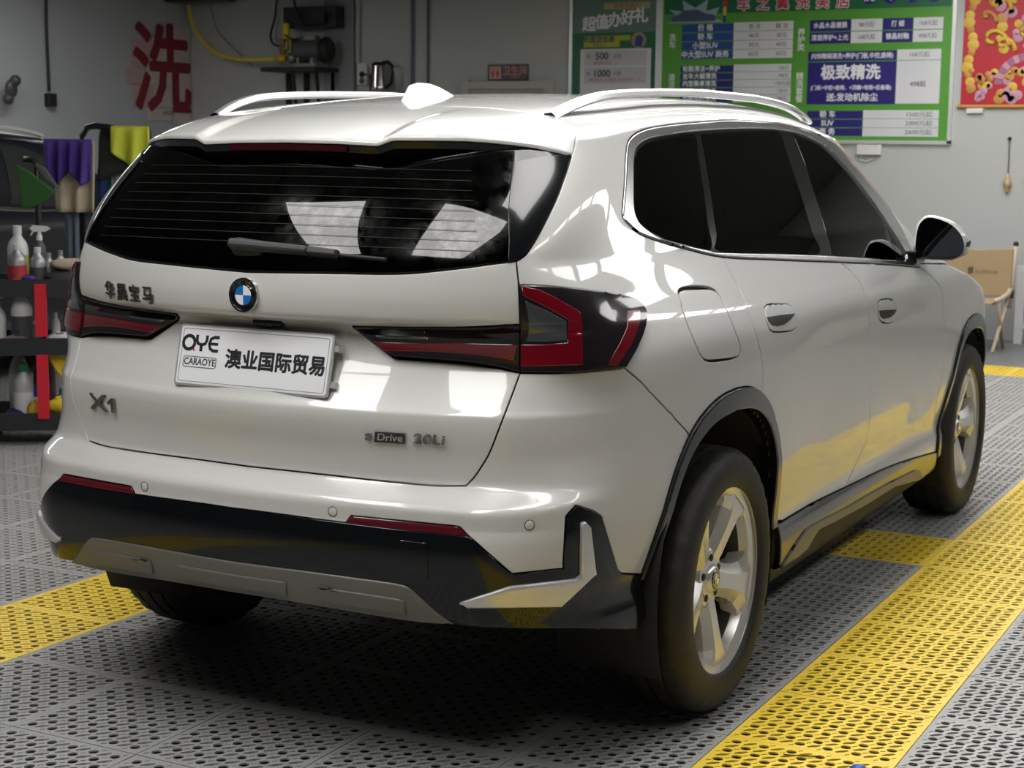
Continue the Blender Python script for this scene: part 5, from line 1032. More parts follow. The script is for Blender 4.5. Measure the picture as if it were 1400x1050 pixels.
# folk print scroll, generic gold ornaments on red
rp=empty('folk_print',(0,0,0),0,'red and gold folk art scroll hanging right of the price board','poster')
mRdP=mat('print crimson',(.42,.010,.025),.5); mGo=mat('print gold',(.62,.40,.05),.45); mGo2=mat('print ochre',(.50,.24,.05),.5); mPk=mat('print pink',(.52,.27,.36),.5); mPk2=mat('print dark pink',(.30,.13,.24),.5)
wbox('backing',-.715,.25,1.86,2.84,.004,.012,mRdP,rp); MB().tube([(-.74,WY-.02,1.852),(.27,WY-.02,1.852)],.014,10).build('scroll_rod',mGo2,rp)
rr_=random.Random(3)
def disc(name,x,z,r,m,d=.013,t=.004,n=14): 
    o=MB().lathe([(0,-t),(r*.7,-t),(r,0)],(0,0,0),'y',n).build(name,m,rp,True); o.location=(x,WY-d,z); return o
for k in range(14): disc('gold_bead',-.655+.02*math.sin(k),2.80-.058*k,.030+.008*(k%3),mGo if k%3 else mGo2)
for cx,cz,r0,r1 in ((-.21,2.02,.245,.185),(-.06,2.47,.22,.15)):
    for k in range(15):
        a0=math.radians(180*k/15); a1=math.radians(180*(k+.9)/15)
        MB().prism([(cx+r0*math.cos(a0),cz+r0*math.sin(a0)),(cx+r0*math.cos(a1),cz+r0*math.sin(a1)),(cx+r1*math.cos(a1),cz+r1*math.sin(a1)),(cx+r1*math.cos(a0),cz+r1*math.sin(a0))],WY-.0165,WY-.012,'y').build('fan_rib',mPk if k%2 else mPk2,rp)
def swirl(x,z,r,m,turn=1.5,w=.018):
    pts=[(x+r*(1-.25*t)*math.cos(3*t),WY-.018,z+r*(1-.25*t)*math.sin(3*t)+.06*t) for t in np.linspace(0,turn,18)]
    MB().tube(pts,w,6).build('gold_swirl',m,rp,True)
for x,z,r in ((-.46,2.32,.10),(-.38,2.28,.075),(-.44,2.60,.09),(-.30,2.62,.08),(-.52,2.50,.06),(-.20,2.36,.09)): swirl(x,z,r,mGo if r>.07 else mGo2)
for k in range(110): disc('gold_flower',rr_.uniform(-.52,.16),rr_.uniform(1.90,2.17) if k<50 else rr_.uniform(2.25,2.80),rr_.uniform(.022,.045),rr_.choice((mGo,mGo,mGo2,mPk)),.0175)
for k in range(12): disc('gold_flower',rr_.uniform(-.66,-.50),rr_.uniform(1.90,2.15),rr_.uniform(.022,.04),rr_.choice((mGo,mGo2,mPk)),.0175)
tag(wbox('wall_clip',-.66,-.53,1.80,1.838,0,.03,MATS['white plastic']),'small white clip on the wall below the red scroll','clip')
orn=empty('hanging_ornament',(-.314,WY-.02,1.20),0,'small gourd charm hanging on a dark string on the right wall','ornament')
MB().tube([(0,0,.40),(.002,0,.13)],.004,5).build('string',mat('dark string',(.06,.03,.04),.7),orn)
MB().sphere((0,0,.40),.016).build('hook',mBlackM,orn,True)
MB().lathe([(0,.13),(.010,.12),(.014,.10),(.022,.085),(.034,.06),(.030,.03),(.012,.012),(.018,-.01),(.006,-.03),(0,-.03)],n=14).build('charm',mat('charm straw',(.50,.36,.20),.6),orn,True)
# pipes, conduits and a painted recess shade on the back wall
def trim(n_,mb,m): return tag(mb.build('trim_%d'%n_,m),kind='structure')
trim(1,MB().box((-6.80,WY-.05,0),(-6.46,WY,CEIL)),mat('painted recess shade',(.24,.25,.27),.75))  # box stands proud of the wall; recess shade is put into its darker colour
trim(2,MB().tube([(-6.425,WY-.03,2.27),(-6.425,WY-.03,CEIL)],.022,8),mat('conduit grey',(.40,.42,.42),.5))
trim(3,MB().tube([(-5.822,WY-.02,0),(-5.822,WY-.02,CEIL)],.016,8),mat('conduit blue',(.10,.12,.20),.5))
trim(4,MB().tube([(-5.655,WY-.015,0),(-5.655,WY-.015,CEIL)],.012,8),mat('conduit dark',(.10,.11,.12),.5))
# kettle on a shelf, socket strip
tag(wbox('wall_shelf',-6.32,-5.80,1.98,2.005,0,.26,mat('shelf grey',(.20,.20,.21),.5)),'narrow grey wall shelf behind the car roof carrying the kettle','shelf')
kt=empty('kettle',(-6.13,WY-.13,2.005),0,'stainless steel electric kettle with black handle on the wall shelf','kettle')
MB().lathe([(0,.0),(.085,.0),(.088,.01),(.086,.04),(.070,.17),(.062,.235),(.050,.245)],n=28).build('jug',mat('kettle steel',(.50,.49,.47),.18,metal=1.),kt,True,autos=40)
MB().lathe([(.064,.236),(.055,.262),(.02,.27),(0,.27)],n=24).build('lid',mBlackM,kt,True)
MB().tube([(.05,0,.262),(.11,0,.265),(.150,0,.235),(.158,0,.16),(.14,0,.07),(.085,0,.03)],[.018,.018,.017,.016,.015,.012],8).build('handle',mBlackM,kt,True)
MB().prism([(-.062,.20),(-.10,.235),(-.055,.24)],-.02,.02,'y').build('spout',MATS['kettle steel'],kt)
MB().sphere((.0,-.082,.10),.012,sc=(1,.3,1)).build('indicator',mInkR,kt,True)
sk=empty('socket_strip',(0,0,0),0,'white double socket strip mounted beside the kettle','socket')
wbox('housing',-6.435,-6.315,2.065,2.275,.0,.04,MATS['white plastic'],sk,bevel=.012)
for z in (2.165,2.105): 
    o=MB().lathe([(0,0),(.028,0),(.030,.006)],(0,0,0),'y',16).build('socket',mBlackM if z>2.15 else mTG,sk); o.location=(-6.372,WY-.046,z)
tag(MB().tube([(-6.372,WY-.05,2.165),(-6.33,WY-.07,2.17),(-6.25,WY-.10,2.155),(-6.21,WY-.11,2.06)],.006,6).build('kettle_cable',mBlackM),'thin black lead from the socket strip to the kettle','cable')
# pressure washer on its bracket
br=empty('wall_bracket',(0,0,0),0,'black angle iron wall bracket under the pressure washer','bracket')
MB().box((-7.26,WY-.45,2.185),(-6.63,WY,2.225)).build('shelf_bar',mBlackM,br)
for x in (-7.23,-7.02,-6.70): MB().box((x-.02,WY-.05,1.80),(x+.02,WY,2.19)).build('upright',mBlackM,br)
for x in (-7.02,-6.75): MB().tube([(x+.10,WY-.40,2.19),(x-.12,WY-.03,1.86)],.02,6).build('brace',mBlackM,br)
pw=empty('pressure_washer',(-6.82,WY-.24,2.225),0,'wall mounted pressure washer motor with brass pump head','pump')
mMot=mat('motor grey',(.10,.10,.10),.5,metal=.3)
MB().lathe([(0,-.16),(.085,-.16),(.095,-.15),(.095,.13),(.085,.14),(0,.14)],(.0,0,.165),'x',24).build('motor',mMot,pw,True,autos=35)
for k in range(12): 
    a=2*math.pi*k/12; MB().box((-.14,.092*math.cos(a)-.004,.165+.092*math.sin(a)-.004),(.12,.092*math.cos(a)+.012,.165+.092*math.sin(a)+.004)).build('cooling_fin',mMot,pw)
MB().lathe([(.02,.14),(.11,.145),(.118,.16),(.118,.20),(.09,.225),(0,.225)],(.0,0,.165),'x',24).build('fan_cover',mBlackM,pw,True,autos=35)
MB().box((-.09,-.06,.255),(.09,.04,.30)).build('terminal_box',mat('motor silver',(.30,.30,.29),.4,metal=.5),pw,bevel=.008)
MB().box((-.13,-.12,.0),(.13,.10,.035)).box((-.10,-.10,.03),(-.07,.08,.09)).box((.06,-.10,.03),(.09,.08,.09)).build('mounting_foot',MATS['motor silver'],pw)
mBr=mat('brass',(.27,.21,.09),.42,metal=.6)
MB().box((-.30,-.10,.13),(-.16,.06,.27)).box((-.27,-.12,.16),(-.19,-.09,.24)).build('pump_head',mBr,pw,bevel=.01)
for z in (.16,.20,.24): MB().lathe([(0,-.14),(.016,-.14),(.018,-.11)],(-.23,0,z),'y',10).build('valve_cap',mBr,pw,True)
MB().lathe([(.03,-.16),(.055,-.18),(.055,-.22),(.03,-.235),(0,-.235)],(0,-.02,.09),'x',16).build('inlet_filter',MATS['motor silver'],pw,True)
MB().lathe([(.0,.0),(.036,.0),(.036,.13),(.030,.145),(0,.145)],(-.27,-.02,.275),n=18).build('pressure_knob',mat('yellow plastic',(.72,.50,.03),.4),pw,True,autos=40)
tag(MB().box((-7.155,WY-.22,2.60),(-6.56,WY-.05,2.80)).build('control_box',mat('charcoal casing',(.018,.02,.026),.4),bevel=.01),'charcoal control box on the wall above the pressure washer','control box')
tag(MB().box((-6.76,WY-.28,2.63),(-6.64,WY-.22,2.75)).build('control_plug',mBlackM,bevel=.006),'black plug block on the front of the control box','plug')
tag(MB().tube([(-6.62,WY-.25,2.69),(-6.53,WY-.25,2.69)],.014,8).build('control_lever',mBlackM),'short black lever sticking out of the control box','lever')
def cable(name,pts,r,m,label,cat='cable'):
    P_=np.array(pts,float); t=np.linspace(0,len(P_)-1,8*len(P_)); q=np.stack([pchip(range(len(P_)),P_[:,k])(t) for k in range(3)],1)
    return tag(MB().tube(q.tolist(),r,7).build(name,m,None,True),label,cat)
cable('power_cable',[(-7.34,WY-.05,2.95),(-7.36,WY-.06,2.75),(-7.385,WY-.10,2.58),(-7.30,WY-.18,2.46),(-7.12,WY-.24,2.42)],.011,mBlackM,'black cable looping down left of the pump')
cable('upper_cable',[(-7.02,WY-.26,2.99),(-6.98,WY-.26,2.80),(-6.90,WY-.27,2.68),(-6.82,WY-.31,2.61),(-6.74,WY-.31,2.61)],.013,mBlackM,'black cable crossing the face of the control box')
cable('pump_cable',[(-7.05,WY-.34,2.53),(-6.95,WY-.33,2.49),(-6.86,WY-.32,2.50)],.008,mBlackM,'thin black lead over the pump motor')
mHo=mat('yellow hose',(.70,.56,.05),.4)
cable('yellow_hose',[(-8.315,WY-.20,2.86),(-8.29,WY-.20,2.75),(-8.22,WY-.20,2.60),(-8.06,WY-.21,2.44),(-7.84,WY-.22,2.345),(-7.55,WY-.23,2.315),(-7.22,WY-.24,2.315)],.020,mHo,'yellow pressure hose running from the reel to the pump','hose')
tag(MB().lathe([(0,0),(.035,0),(.04,.03),(.04,.07),(.026,.09),(0,.09)],(-7.20,WY-.24,2.315),'x',14).build('hose_coupling',MATS['yellow plastic'],None,True),'yellow coupling where the hose enters the pump','coupling')
rl=empty('hose_reel',(-8.16,WY-.25,2.92),0,'black hose reel mounted high on the wall at top left','hose reel')
MB().box((-.40,-.16,-.045),(.38,.16,.10)).build('reel_casing',mat('reel black',(.012,.014,.018),.35),rl,bevel=.03)
MB().box((-.06,.10,.02),(.06,.25,.10)).build('reel_mount',mBlackM,rl)
cable('reel_lead',[(-8.04,WY-.20,2.86),(-7.97,WY-.19,2.62),(-7.75,WY-.17,2.40),(-7.60,WY-.12,2.26)],.009,mat('grey lead',(.22,.23,.24),.5),'thin grey lead hanging behind the yellow hose')
# washing poster on the left wall
wp=empty('washing_poster',(WALLX+.002,0,0),0,'cream tile poster with a big dark red character on left wall','poster')
mCr=mat('poster cream',(.50,.45,.42),.6); mPi=mat('poster pale pink',(.46,.32,.33),.6); mDR=mat('poster dark red',(.20,.012,.025),.6)
for (y0,y1,z0,z1,m_) in ((8.60,8.88,2.23,2.50,mPi),(8.89,9.17,2.24,2.52,mCr),(8.51,8.80,2.06,2.22,mPi),(8.81,9.17,2.06,2.23,mCr),(8.60,8.88,1.84,2.05,mPi),(8.89,9.17,1.85,2.05,mCr),(9.18,9.47,2.30,2.66,mCr),(9.18,9.47,1.86,2.29,mCr),(8.83,9.17,1.72,1.84,mCr),(9.18,9.47,1.69,1.85,mCr)):
    MB().box((.0,y0,z0),(.012,y1,z1)).build('poster_tile',m_,wp)
m4=Matrix.Translation((.013,9.035,2.165))@Matrix(((0,0,1,0),(1,0,0,0),(0,1,0,0),(0,0,0,1)))
bold('big_character','洗',.90,mDR,wp,.002,.020,mat4=m4)
MB().box((.0125,9.18,1.80),(.0135,9.47,1.85)).build('red_wave',mDR,wp)
m4=Matrix.Translation((.0135,9.12,1.79))@Matrix(((0,0,1,0),(1,0,0,0),(0,1,0,0),(0,0,0,1)))
text('small_print','洗车美容',.045,mTG,wp,.0005,0,mat4=m4)
cable('hanging_cable',[(WALLX+.03,7.44,3.04),(WALLX+.03,7.43,2.5),(WALLX+.03,7.44,1.95)],.014,mBlackM,'black cable hanging straight down the left wall')
tag(MB().box((WALLX+.0,7.40,1.81),(WALLX+.07,7.50,1.93)).build('cable_plug',mBlackM,bevel=.01),'black plug at the end of the hanging cable','plug')
tag(MB().sphere((WALLX+.12,6.88,1.95),.07,sc=(.6,.9,1.2)).sphere((WALLX+.13,6.92,2.02),.05).sphere((WALLX+.12,6.84,1.86),.05).build('spray_lance_bundle',mat('black and white wrap',(.05,.05,.05),.4,noise=.9,nscale=16),None,True),'black and white wrapped bundle at the left frame edge','bundle')
# ------------------------------------------------------------------ parked dark car on the left
mNav=mat('dark navy paint',(.012,.014,.024),.38)
pc=empty('parked_car',(-5.85,2.40,0),0,'dark navy SUV parked behind the tool trolley at left','car')
win=[D['w_q'],D['w_r'],D['w_f']]
kk2=np.zeros(len(uvc),bool)
for L in inner: kk2|=inpoly(uvc,L)
kp=~kk2.reshape(NR-1,NC-1)
Fs2=[(idx(i,j),idx(i,j+2),idx(i+2,j+2),idx(i+2,j)) for i in range(0,NR-2,2) for j in range(0,NC-2,2) if kp[i,j]]
vs2=G.reshape(-1,3)*[1,1,.965]; nv2=len(vs2)
nn2=NG.reshape(-1,3)
def compact(v,f,n):
    u=sorted({k for q in f for k in q}); mp={k:i for i,k in enumerate(u)}; return np.asarray(v)[u],[tuple(mp[k] for k in q) for q in f],np.asarray(n)[u]
v_,f_,n_=compact(np.concatenate([vs2,vs2*[-1,1,1]]),[*Fs2,*[tuple(k+nv2 for k in f[::-1]) for f in Fs2]],np.concatenate([nn2,nn2*[-1,1,1]]))
pbdy=meshobj('body',v_,f_,mNav,pc,True,n_)
mDG=mat('dark window',(.05,.058,.056),.25)
for L,nm in zip(win,('quarter_window','rear_side_window','front_side_window')):
    for s_ in (1,-1): o=panel(nm,L,mDG,pc,side=s_,off=.004,gap=0,bev=.0008,depth=.004,step=.05,sub=3); o.scale=(1,1,.965)
for s_ in (1,-1):
    o=panel('belt_chrome',[*D['ch_bot'],*rev([(a,b-1.6) for a,b in D['ch_bot']])],mChrome,pc,side=s_,off=.006,gap=0,bev=.001,depth=.006,step=.05,sub=3); o.scale=(1,1,.965)
    R_=[[(s_*(q[0]+a),q[1],q[2]*.965+b) for a,b in ((-.017,-.012),(-.017,.008),(.017,.008),(.017,-.012),(-.017,-.012))] for q in RAIL]
    loft(R_,'roof_rail',mat('pale rail',(.70,.71,.72),.35),pc,mirror=False,autos=40)
for k,(x,y,rz) in enumerate(((.8916,0,0),(.8916,2.80,0),(-.8916,0,math.pi),(-.8916,2.80,math.pi))):
    o=wh.copy(); COL.objects.link(o); o.parent=pc; o.location=(x,y,.352); o.rotation_euler=(0,0,rz)
    for ch in wh.children:
        if ch.name.split('.')[0] in ('tyre','spoke','hub','rim_barrel','wheel_back'): q=ch.copy(); COL.objects.link(q); q.parent=o
MB().box((-.75,-.6,.25),(.75,3.4,.40)).build('underbody',mShell,pc)
# ------------------------------------------------------------------ tool trolley and what lies on it
CR=.62
cart=empty('tool_trolley',(-3.50,2.16,0),CR,'black three tier tool trolley with red posts beside the white car','trolley')
mTr=mat('trolley black',(.018,.020,.024),.5); mRp=mat('trolley red',(.62,.012,.030),.42)
TW,TD=.66,.40
ZT_=(.11,.48,.765)
for z in ZT_:
    t=MB().box((-TW/2,-TD/2,z-.012),(TW/2,TD/2,z)).build('tray',mTr,cart)
    f=MB().box((-TW/2,-TD/2-.012,z-.03),(TW/2,-TD/2,z+.055)).box((-TW/2,TD/2,z-.03),(TW/2,TD/2+.012,z+.055)).box((-TW/2-.012,-TD/2-.012,z-.03),(-TW/2,TD/2+.012,z+.055)).box((TW/2,-TD/2-.012,z-.03),(TW/2+.012,TD/2+.012,z+.055)); f.build('tray_rim',mTr,t)
px=lambda p:(p-50)*.00364
for x,y in ((px(50)+.0,-TD/2-.014),(TW/2,-TD/2-.014),(-TW/2,TD/2+.014),(TW/2,TD/2+.014)):
    for z0,z1 in ((.14,.455),(.545,.80)): MB().box((x-.027,y-.012,z0),(x+.027,y+.012,z1)).build('post',mRp,cart)
for x in (-.28,.28):
    for y in (-.16,.16): MB().lathe([(0,-.015),(.042,-.015),(.045,0),(.042,.015),(0,.015)],(x,y,.045),'x',16).build('caster',mBlackM,cart,True); MB().box((x-.02,y-.02,.05),(x+.02,y+.02,.1)).build('caster_fork',mAlu,cart)
cM=Matrix.Translation((-3.50,2.16,0))@Matrix.Rotation(CR,4,'Z')
def onto(o,x,y,z,rz=0): o.matrix_world=cM@Matrix.Translation((x,y,z))@Matrix.Rotation(rz,4,'Z'); o.rotation_euler=(0,0,CR+rz); o.location=(cM@Vector((x,y,z))); return o
def bottle(name,label,x,y,z,r,h,body,cap,lab=None,spray=False,neck=.38,cat='bottle'):
    b=empty(name); tag(b,label,cat,'cleaning products on the trolley'); onto(b,x,y,z)
    MB().lathe([(0,0),(r*.94,0),(r,.008),(r,h*.62),(r*.85,h*.72),(r*neck,h*.84),(r*neck,h*.90),(0,h*.90)],n=16).build('flask',body,b,True,autos=40)
    if lab: MB().lathe([(r*1.012,h*.14),(r*1.012,h*.52)],n=16).build('label_band',lab,b,True)
    if spray:
        c=MB().lathe([(r*neck*1.15,h*.84),(r*neck*1.15,h*.92),(r*.25,h*.96),(r*.25,h*1.02)],n=12).build('collar',cap,b,True)
        MB().prism([(-.030,h*1.0),(-.045,h*1.06),(-.030,h*1.12),(.040,h*1.10),(.055,h*1.05),(.030,h*1.0)],-.012,.012,'y').build('spray_head',cap,b)
        MB().tube([(-.028,0,h*1.02),(-.042,0,h*.93)],.005,6).build('trigger',cap,b)
    else: MB().lathe([(r*neck*1.1,h*.86),(r*neck*1.1,h),(r*neck*.9,h*1.005),(0,h*1.005)],n=14).build('cap',cap,b,True,autos=40)
    return b
mW_=mat('bottle white',(.62,.62,.62),.35); mGy=mat('can grey',(.30,.30,.31),.35,metal=.4); mLm=mat('lime label',(.42,.50,.05),.5); mRdL=mat('red label',(.40,.03,.04),.5); mBlL=mat('blue bottle',(.02,.04,.28),.35); mMar=mat('maroon jug',(.07,.035,.045),.4); mGrn=mat('green cap',(.01,.16,.05),.4); mClr=mat('pale clear plastic',(.40,.42,.42),.25); mDkL=mat('dark label',(.06,.06,.07),.5); mSky=mat('sky blue can',(.03,.16,.32),.4)
zt=ZT_[2]; zm=ZT_[1]; zb=ZT_[0]
bottle('polish_bottle','white squat bottle with lime label at back of top tray',px(9),.10,zt,.052,.30,mW_,mW_,mLm)
bottle('spray_can','grey can with pink red label on the top tray edge',px(14),-.05,zt,.046,.22,mGy,mW_,mRdL,cat='can')
bottle('spray_can','dark bottle with white trigger standing behind the grey cans',px(37),.13,zt,.034,.27,mDkL,mW_,None,True,cat='can')
bottle('spray_can','grey can with dark and red label in middle of top tray',px(40),-.02,zt,.040,.20,mGy,mW_,mDkL,cat='can')
bottle('spray_can','narrow grey can right of the dark label can',px(53),.02,zt,.030,.17,mGy,mGy,None,cat='can')
bottle('small_bottle','small clear bottle with silver cap beside the mitt',px(67),.06,zt,.030,.18,mClr,mGy,None)
bottle('trigger_bottle','large white trigger bottle with black emblem on middle tray',px(20),-.10,zm,.052,.30,mW_,mGy,mDkL,True)
bottle('trigger_bottle','plain white bottle at left end of middle tray',px(-14),-.08,zm,.045,.24,mW_,mW_,None,True)
bottle('trim_can','dark grey can lying low on the middle tray near red post',px(36),-.10,zm,.032,.13,mat('dark can',(.09,.09,.08),.4),mGy,None,cat='can')
bottle('pump_bottle','little white pump bottle just right of upper red post',px(60),.02,zm,.022,.16,mW_,mW_,None)
bottle('shampoo_bottle','white bottle with oval green label and green cap on bottom tray',px(20),-.11,zb,.050,.29,mClr,mGrn,mW_)
bottle('wax_bottle','blue bottle standing beside the lower red post',px(41),-.10,zb,.034,.24,mBlL,mBlL,mTW)
bottle('cleaner_jug','maroon brown jug behind the lower red post',px(40),.09,zb,.055,.34,mMar,mRdL,None)
bottle('cleaner_jug','dark red capped jug at left of bottom tray',px(6),.09,zb,.05,.36,mClr,mTR,None)
bottle('paint_can','teal blue can at right end of bottom tray',px(71),-.08,zb,.045,.16,mSky,mBlL,None,cat='can')
def lump(name,label,cat,x,y,z,sx,sy,sz,m,seed,n=18,mm=10,amp=.22):
    r_=np.random.RandomState(seed); ph=r_.uniform(0,6,6); V_=[];F_=[]
    for i in range(mm+1):
        t=math.pi*i/mm
        for k in range(n):
            w=2*math.pi*k/n; q=1+amp*(math.sin(3*w+ph[0]+2*t)*.5+math.sin(5*w+ph[1])*math.sin(3*t+ph[2])*.5)
            V_.append((sx*q*math.sin(t)*math.cos(w),sy*q*math.sin(t)*math.sin(w),max(-.98,math.cos(t))*sz*(1+amp*.4*math.sin(4*w+ph[3]))+sz))
    for i in range(mm):
        for k in range(n): a=i*n+k; b=i*n+(k+1)%n; F_.append((a,a+n,b+n,b))
    o=MB().add(V_,F_).build(name,m,None,True); tag(o,label,cat); onto(o,x,y,z); return o
mCrm=mat('cream microfibre',(.50,.43,.31),.9,bump=.4,bscale=120); mDkC=mat('charcoal cloth',(.045,.05,.048),.9); mMau=mat('mauve cloth',(.21,.14,.19),.9,bump=.4,bscale=90); mYel=mat('yellow cloth',(.74,.56,.03),.8,bump=.3,bscale=90); mLmC=mat('lime cloth',(.62,.66,.05),.8); mPur=mat('purple cloth',(.065,.03,.24),.85,bump=.3,bscale=90); mWc=mat('white cloth',(.55,.55,.55),.9); mNvC=mat('navy cloth',(.012,.015,.09),.9)
lump('dark_cloth','dark grey cloth crumpled under the cream mitt','cloth',px(84),-.04,zt,.13,.12,.045,mDkC,2)
lump('wash_mitt','cream wash mitt heaped on top tray beside the tail lamp','mitt',px(88),-.02,zt+.085,.12,.09,.030,mCrm,1)
lump('blue_pad','small blue and cream pad on front edge of top tray','pad',px(32),-.15,zt+.045,.035,.03,.014,mPur,4)
lump('mauve_cloth','mauve cloth bundle on the middle tray front','cloth',px(13),-.13,zm,.065,.05,.032,mMau,5)
lump('white_cloth','white cloth on middle tray right of the red post','cloth',px(70),-.08,zm+.0,.075,.06,.035,mWc,6)
lump('lime_cloth','lime yellow cloth corner at right end of middle tray','cloth',px(93),-.08,zm+.0,.06,.05,.024,mLmC,7)
lump('navy_cloth','navy cloth on bottom tray at the left','cloth',px(10),-.14,zb,.055,.045,.035,mNvC,8)
lump('yellow_cloth','yellow cloth draped low beside the lower red post','cloth',px(72),-.14,zb+.04,.07,.04,.045,mYel,9)
lump('amber_cloth','amber cloth strip left of lower red post','cloth',px(36),-.16,zb,.04,.03,.055,mat('amber cloth',(.55,.33,.03),.8),10)
lump('green_box','green and blue pads at front of bottom tray','pad',px(42),-.17,zb,.045,.02,.018,mGrn,11,amp=.05)
# yellow sponge wedged under the middle tray
o=MB().prism([(-.09,.15),(.10,.17),(.09,.04),(.03,-.03),(-.04,.05)],-.03,.03,'y').build('sponge',mYel,None,bevel=.012); tag(o,'big yellow sponge wedged under the middle tray','sponge'); onto(o,px(76),-.12,zb+.20)
# ------------------------------------------------------------------ drying rack with cloths
RR=.50
rk=empty('drying_rack',(-3.95,3.17,0),RR,'black tubular drying rack with arched top behind the trolley','rack')
q=lambda p:(p-150)*.00408
mTb=mat('black tube',(.012,.013,.015),.35)
arc=[(q(108),0,0.03),(q(108),0,1.45),(q(110),0,1.52),(q(117),0,1.565),(q(128),0,1.575),(q(150),0,1.565),(q(160),0,1.54),(q(163),0,1.50)]
MB().tube(arc,.018,8).build('arch_tube',mTb,rk,True)
MB().tube([(q(203),0,.03),(q(203),0,1.47)],.014,8).build('upright',mTb,rk,True)
MB().tube([(q(160),0,1.475),(q(205),0,1.475)],.010,8).build('cross_bar',mat('grey tube',(.20,.19,.20),.4),rk,True)
MB().tube([(q(66),-.10,1.475),(q(132),-.10,1.475)],.014,8).build('white_bar',MATS['white plastic'],rk,True)
MB().box((q(100),-.25,.0),(q(116),.25,.04)).build('foot',mTb,rk); MB().box((q(196),-.25,.0),(q(210),.25,.04)).build('foot',mTb,rk)
MB().tube([(q(108),0,.30),(q(203),0,.30)],.012,8).build('lower_bar',mTb,rk)
MB().tube([(q(66),-.10,1.475),(q(66),-.10,1.40),(q(108),0,1.36)],.010,8).build('bar_arm',mTb,rk)
rM=Matrix.Translation((-3.95,3.17,0))@Matrix.Rotation(RR,4,'Z')
def drape(name,label,x0,x1,z1,z0,y,m,seed,cat='cloth',edge=None,folds=3.,depth=.02,tk=.03):
    r_=np.random.RandomState(seed); nx,nz=22,12; V_=[];F_=[]
    for s_ in (0,1):
        for i in range(nx+1):
            f=i/nx; x=x0+(x1-x0)*f; zl=z0 if edge is None else z0+edge(f)
            for j in range(nz+1):
                t=j/nz; z=z1+(zl-z1)*t; w=depth*math.sin(folds*2*math.pi*f+seed+.8*t)*(0.25+t); sp=tk*(1-.4*t)*math.sqrt(min(1,t*6+.02))
                V_.append((x+(.5-f)*.10*(x1-x0)*t*math.sin(seed),y+w+(sp if s_ else -sp)*.5,z))
    n_=(nx+1)*(nz+1)
    for s_ in (0,1):
        for i in range(nx):
            for j in range(nz):
                a=s_*n_+i*(nz+1)+j; F_.append((a,a+nz+1,a+nz+2,a+1) if s_ else (a,a+1,a+nz+2,a+nz+1))
    for i in range(nx): a=i*(nz+1); F_.append((a,a+nz+1,n_+a+nz+1,n_+a)); b=a+nz; F_.append((b,n_+b,n_+b+nz+1,b+nz+1))
    for j in range(nz): F_.append((j,n_+j,n_+j+1,j+1)); b=nx*(nz+1)+j; F_.append((b,b+1,n_+b+1,n_+b))
    o=MB().add(V_,F_).build(name,m,None,True); tag(o,label,cat); o.location=rM.translation; o.rotation_euler=(0,0,RR); return o
drape('cream_towel','cream towel hanging below the purple cloth on the rack',q(76),q(134),1.485,1.10,-.115,mCrm,1,'towel',None,2.5)
drape('purple_cloth','purple cloth draped over the white bar of the rack',q(68),q(132),1.50,1.35,-.165,mPur,2,'cloth',lambda f:-.10*abs(math.sin(5*f+.6)),4,.03,.05)
drape('yellow_cloth','bright lime yellow cloth hung at top of the rack',q(152),q(203),1.575,1.335,-.04,mLmC,3,'cloth',lambda f:.10*(1-f)**2,2,.02,.04)
drape('tool_bag','black pouch hanging from the arched tube',q(132),q(200),1.56,1.26,.06,mBlackM,4,'bag',lambda f:.06*(1-abs(2*f-.9)),.4,.02,.07)
drape('teal_towel','dark teal towel hanging low at right of the rack',q(128),q(176),1.33,.80,.12,mat('teal towel',(.03,.12,.10),.9),5,'towel',None,3.5,.02)
drape('pale_green_towel','pale grey green towel hanging beside the teal one',q(145),q(160),1.31,.85,.08,mat('sage towel',(.20,.30,.25),.9),6,'towel',None,1.5,.01)
drape('grey_towel','slate grey towel hanging under the cream towel',q(88),q(106),1.11,.60,-.06,mat('slate towel',(.09,.12,.15),.9),7,'towel',None,2,.015)
drape('navy_towel','navy towel sliver between cream and teal towels',q(128),q(140),1.34,.80,.04,mat('navy towel',(.01,.03,.12),.9),8,'towel',None,1,.01)
st_=empty('cloth_stand',(-4.02,2.66,0),.5,'small black stand holding a green cloth before the navy SUV','stand')
MB().tube([(0,0,.02),(0,0,1.36),(-.02,0,1.385),(-.07,0,1.39)],.016,8).build('pole',mTb,st_,True); MB().box((-.15,-.15,0),(.15,.15,.02)).build('base',mTb,st_)
mGC=mat('green cloth',(.03,.12,.025),.85)
o=MB().prism([(-.10,1.36),(-.02,1.32),(.10,1.22),(.02,1.15),(-.04,1.13),(-.075,1.13),(-.085,1.25)],-.05,-.02,'y').build('green_cloth',mGC,None,bevel=.008); tag(o,'green cloth hooked on the small black stand','cloth'); o.location=(-4.02,2.66,0); o.rotation_euler=(0,0,.5)
o=MB().prism([(-.02,1.37),(.04,1.35),(.12,1.23),(.05,1.27)],-.018,.02,'y').build('grey_cloth',mat('grey cloth',(.10,.105,.10),.9),None,bevel=.008); tag(o,'grey cloth folded over the green cloth on the stand','cloth'); o.location=(-4.02,2.66,0); o.rotation_euler=(0,0,.5)
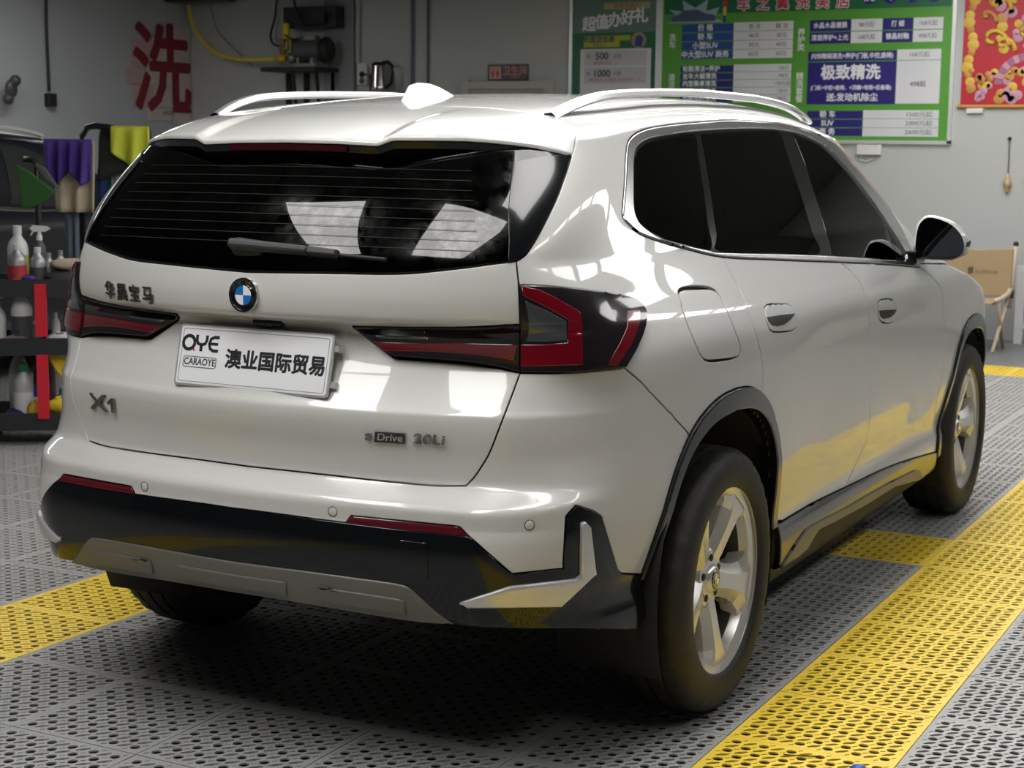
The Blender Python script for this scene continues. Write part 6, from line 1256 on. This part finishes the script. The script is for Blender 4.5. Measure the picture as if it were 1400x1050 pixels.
# ------------------------------------------------------------------ camp chair and white fence on the right
chp=empty('camp_chair',(0,0,0),0,'tan canvas folding camp chair behind the front wheel','chair')
mTan=mat('tan canvas',(.38,.28,.16),.8,noise=.05,nscale=30); mWd=mat('pale wood',(.55,.45,.34),.5)
MB().prism([(-.66,.74),(-.55,.755),(-.40,.745),(-.145,.765),(-.150,.40),(-.40,.385),(-.66,.395)],8.98,9.0,'y').build('backrest',mTan,chp,bevel=.006)
MB().prism([(-.66,8.45),(-.18,8.45),(-.18,8.95),(-.66,8.95)],.365,.38).build('seat',mTan,chp)
for x in (-.67,-.155):
    MB().tube([(x,9.01,.30),(x+.02,9.03,.79)],.017,8).build('back_post',mWd,chp,True)
    MB().tube([(x,9.02,.46),(x,8.95,.42),(x,8.70,.40),(x,8.48,.40)],.020,8).build('armrest',mWd,chp,True)
    MB().tube([(x+.01,8.50,.40),(x-.02,8.93,.01)],.014,8).build('leg',mWd,chp,True); MB().tube([(x,8.98,.42),(x-.01,8.50,.01)],.014,8).build('leg',mWd,chp,True)
    MB().sphere((x+.02,9.03,.795),.022).build('post_knob',mBlackM,chp,True)
    MB().box((x-.025,8.98,.38),(x+.025,9.03,.44)).build('joint',mBlackM,chp)
text('canvas_print','OUTDOOR',.034,mat('canvas print',(.10,.08,.06),.7),chp,.0004,0,mat4=Matrix.Translation((-.335,8.978,.575))@Matrix.Rotation(math.pi/2,4,'X'))
MB().prism([(-.475,.555),(-.44,.56),(-.435,.61),(-.46,.615),(-.48,.60)],8.976,8.979,'y').build('canvas_mark',MATS['canvas print'],chp)
fn=empty('white_fence',(0,0,0),0,'low white slatted fence at the right edge by the wall','fence')
mFw=mat('fence white',(.62,.63,.65),.5)
MB().box((-.165,9.28,.555),(1.6,9.33,.615)).build('top_rail',mFw,fn); MB().box((-.165,9.28,.12),(1.6,9.33,.17)).build('bottom_rail',mFw,fn)
for k in range(12): x=-.165+.16*k; MB().box((x,9.285,.0 if k%4==0 else .15),(x+.065,9.325,.58)).build('slat',mFw,fn)
sp_=tag(MB().sphere((1.345,-.275,.011),.022,sc=(1,1,.5)).build('blue_pebble',mat('blue plastic',(.02,.07,.45),.4),None,True),'blue plastic lump on the grey tile at the bottom edge','lump')
tag(MB().tube([(1.150,-.250,.004),(1.20,-.235,.004),(1.235,-.215,.004)],.0018,5).build('twig',mat('twig',(.10,.06,.02),.7)),'thin dark twig lying on the yellow stripe','twig')
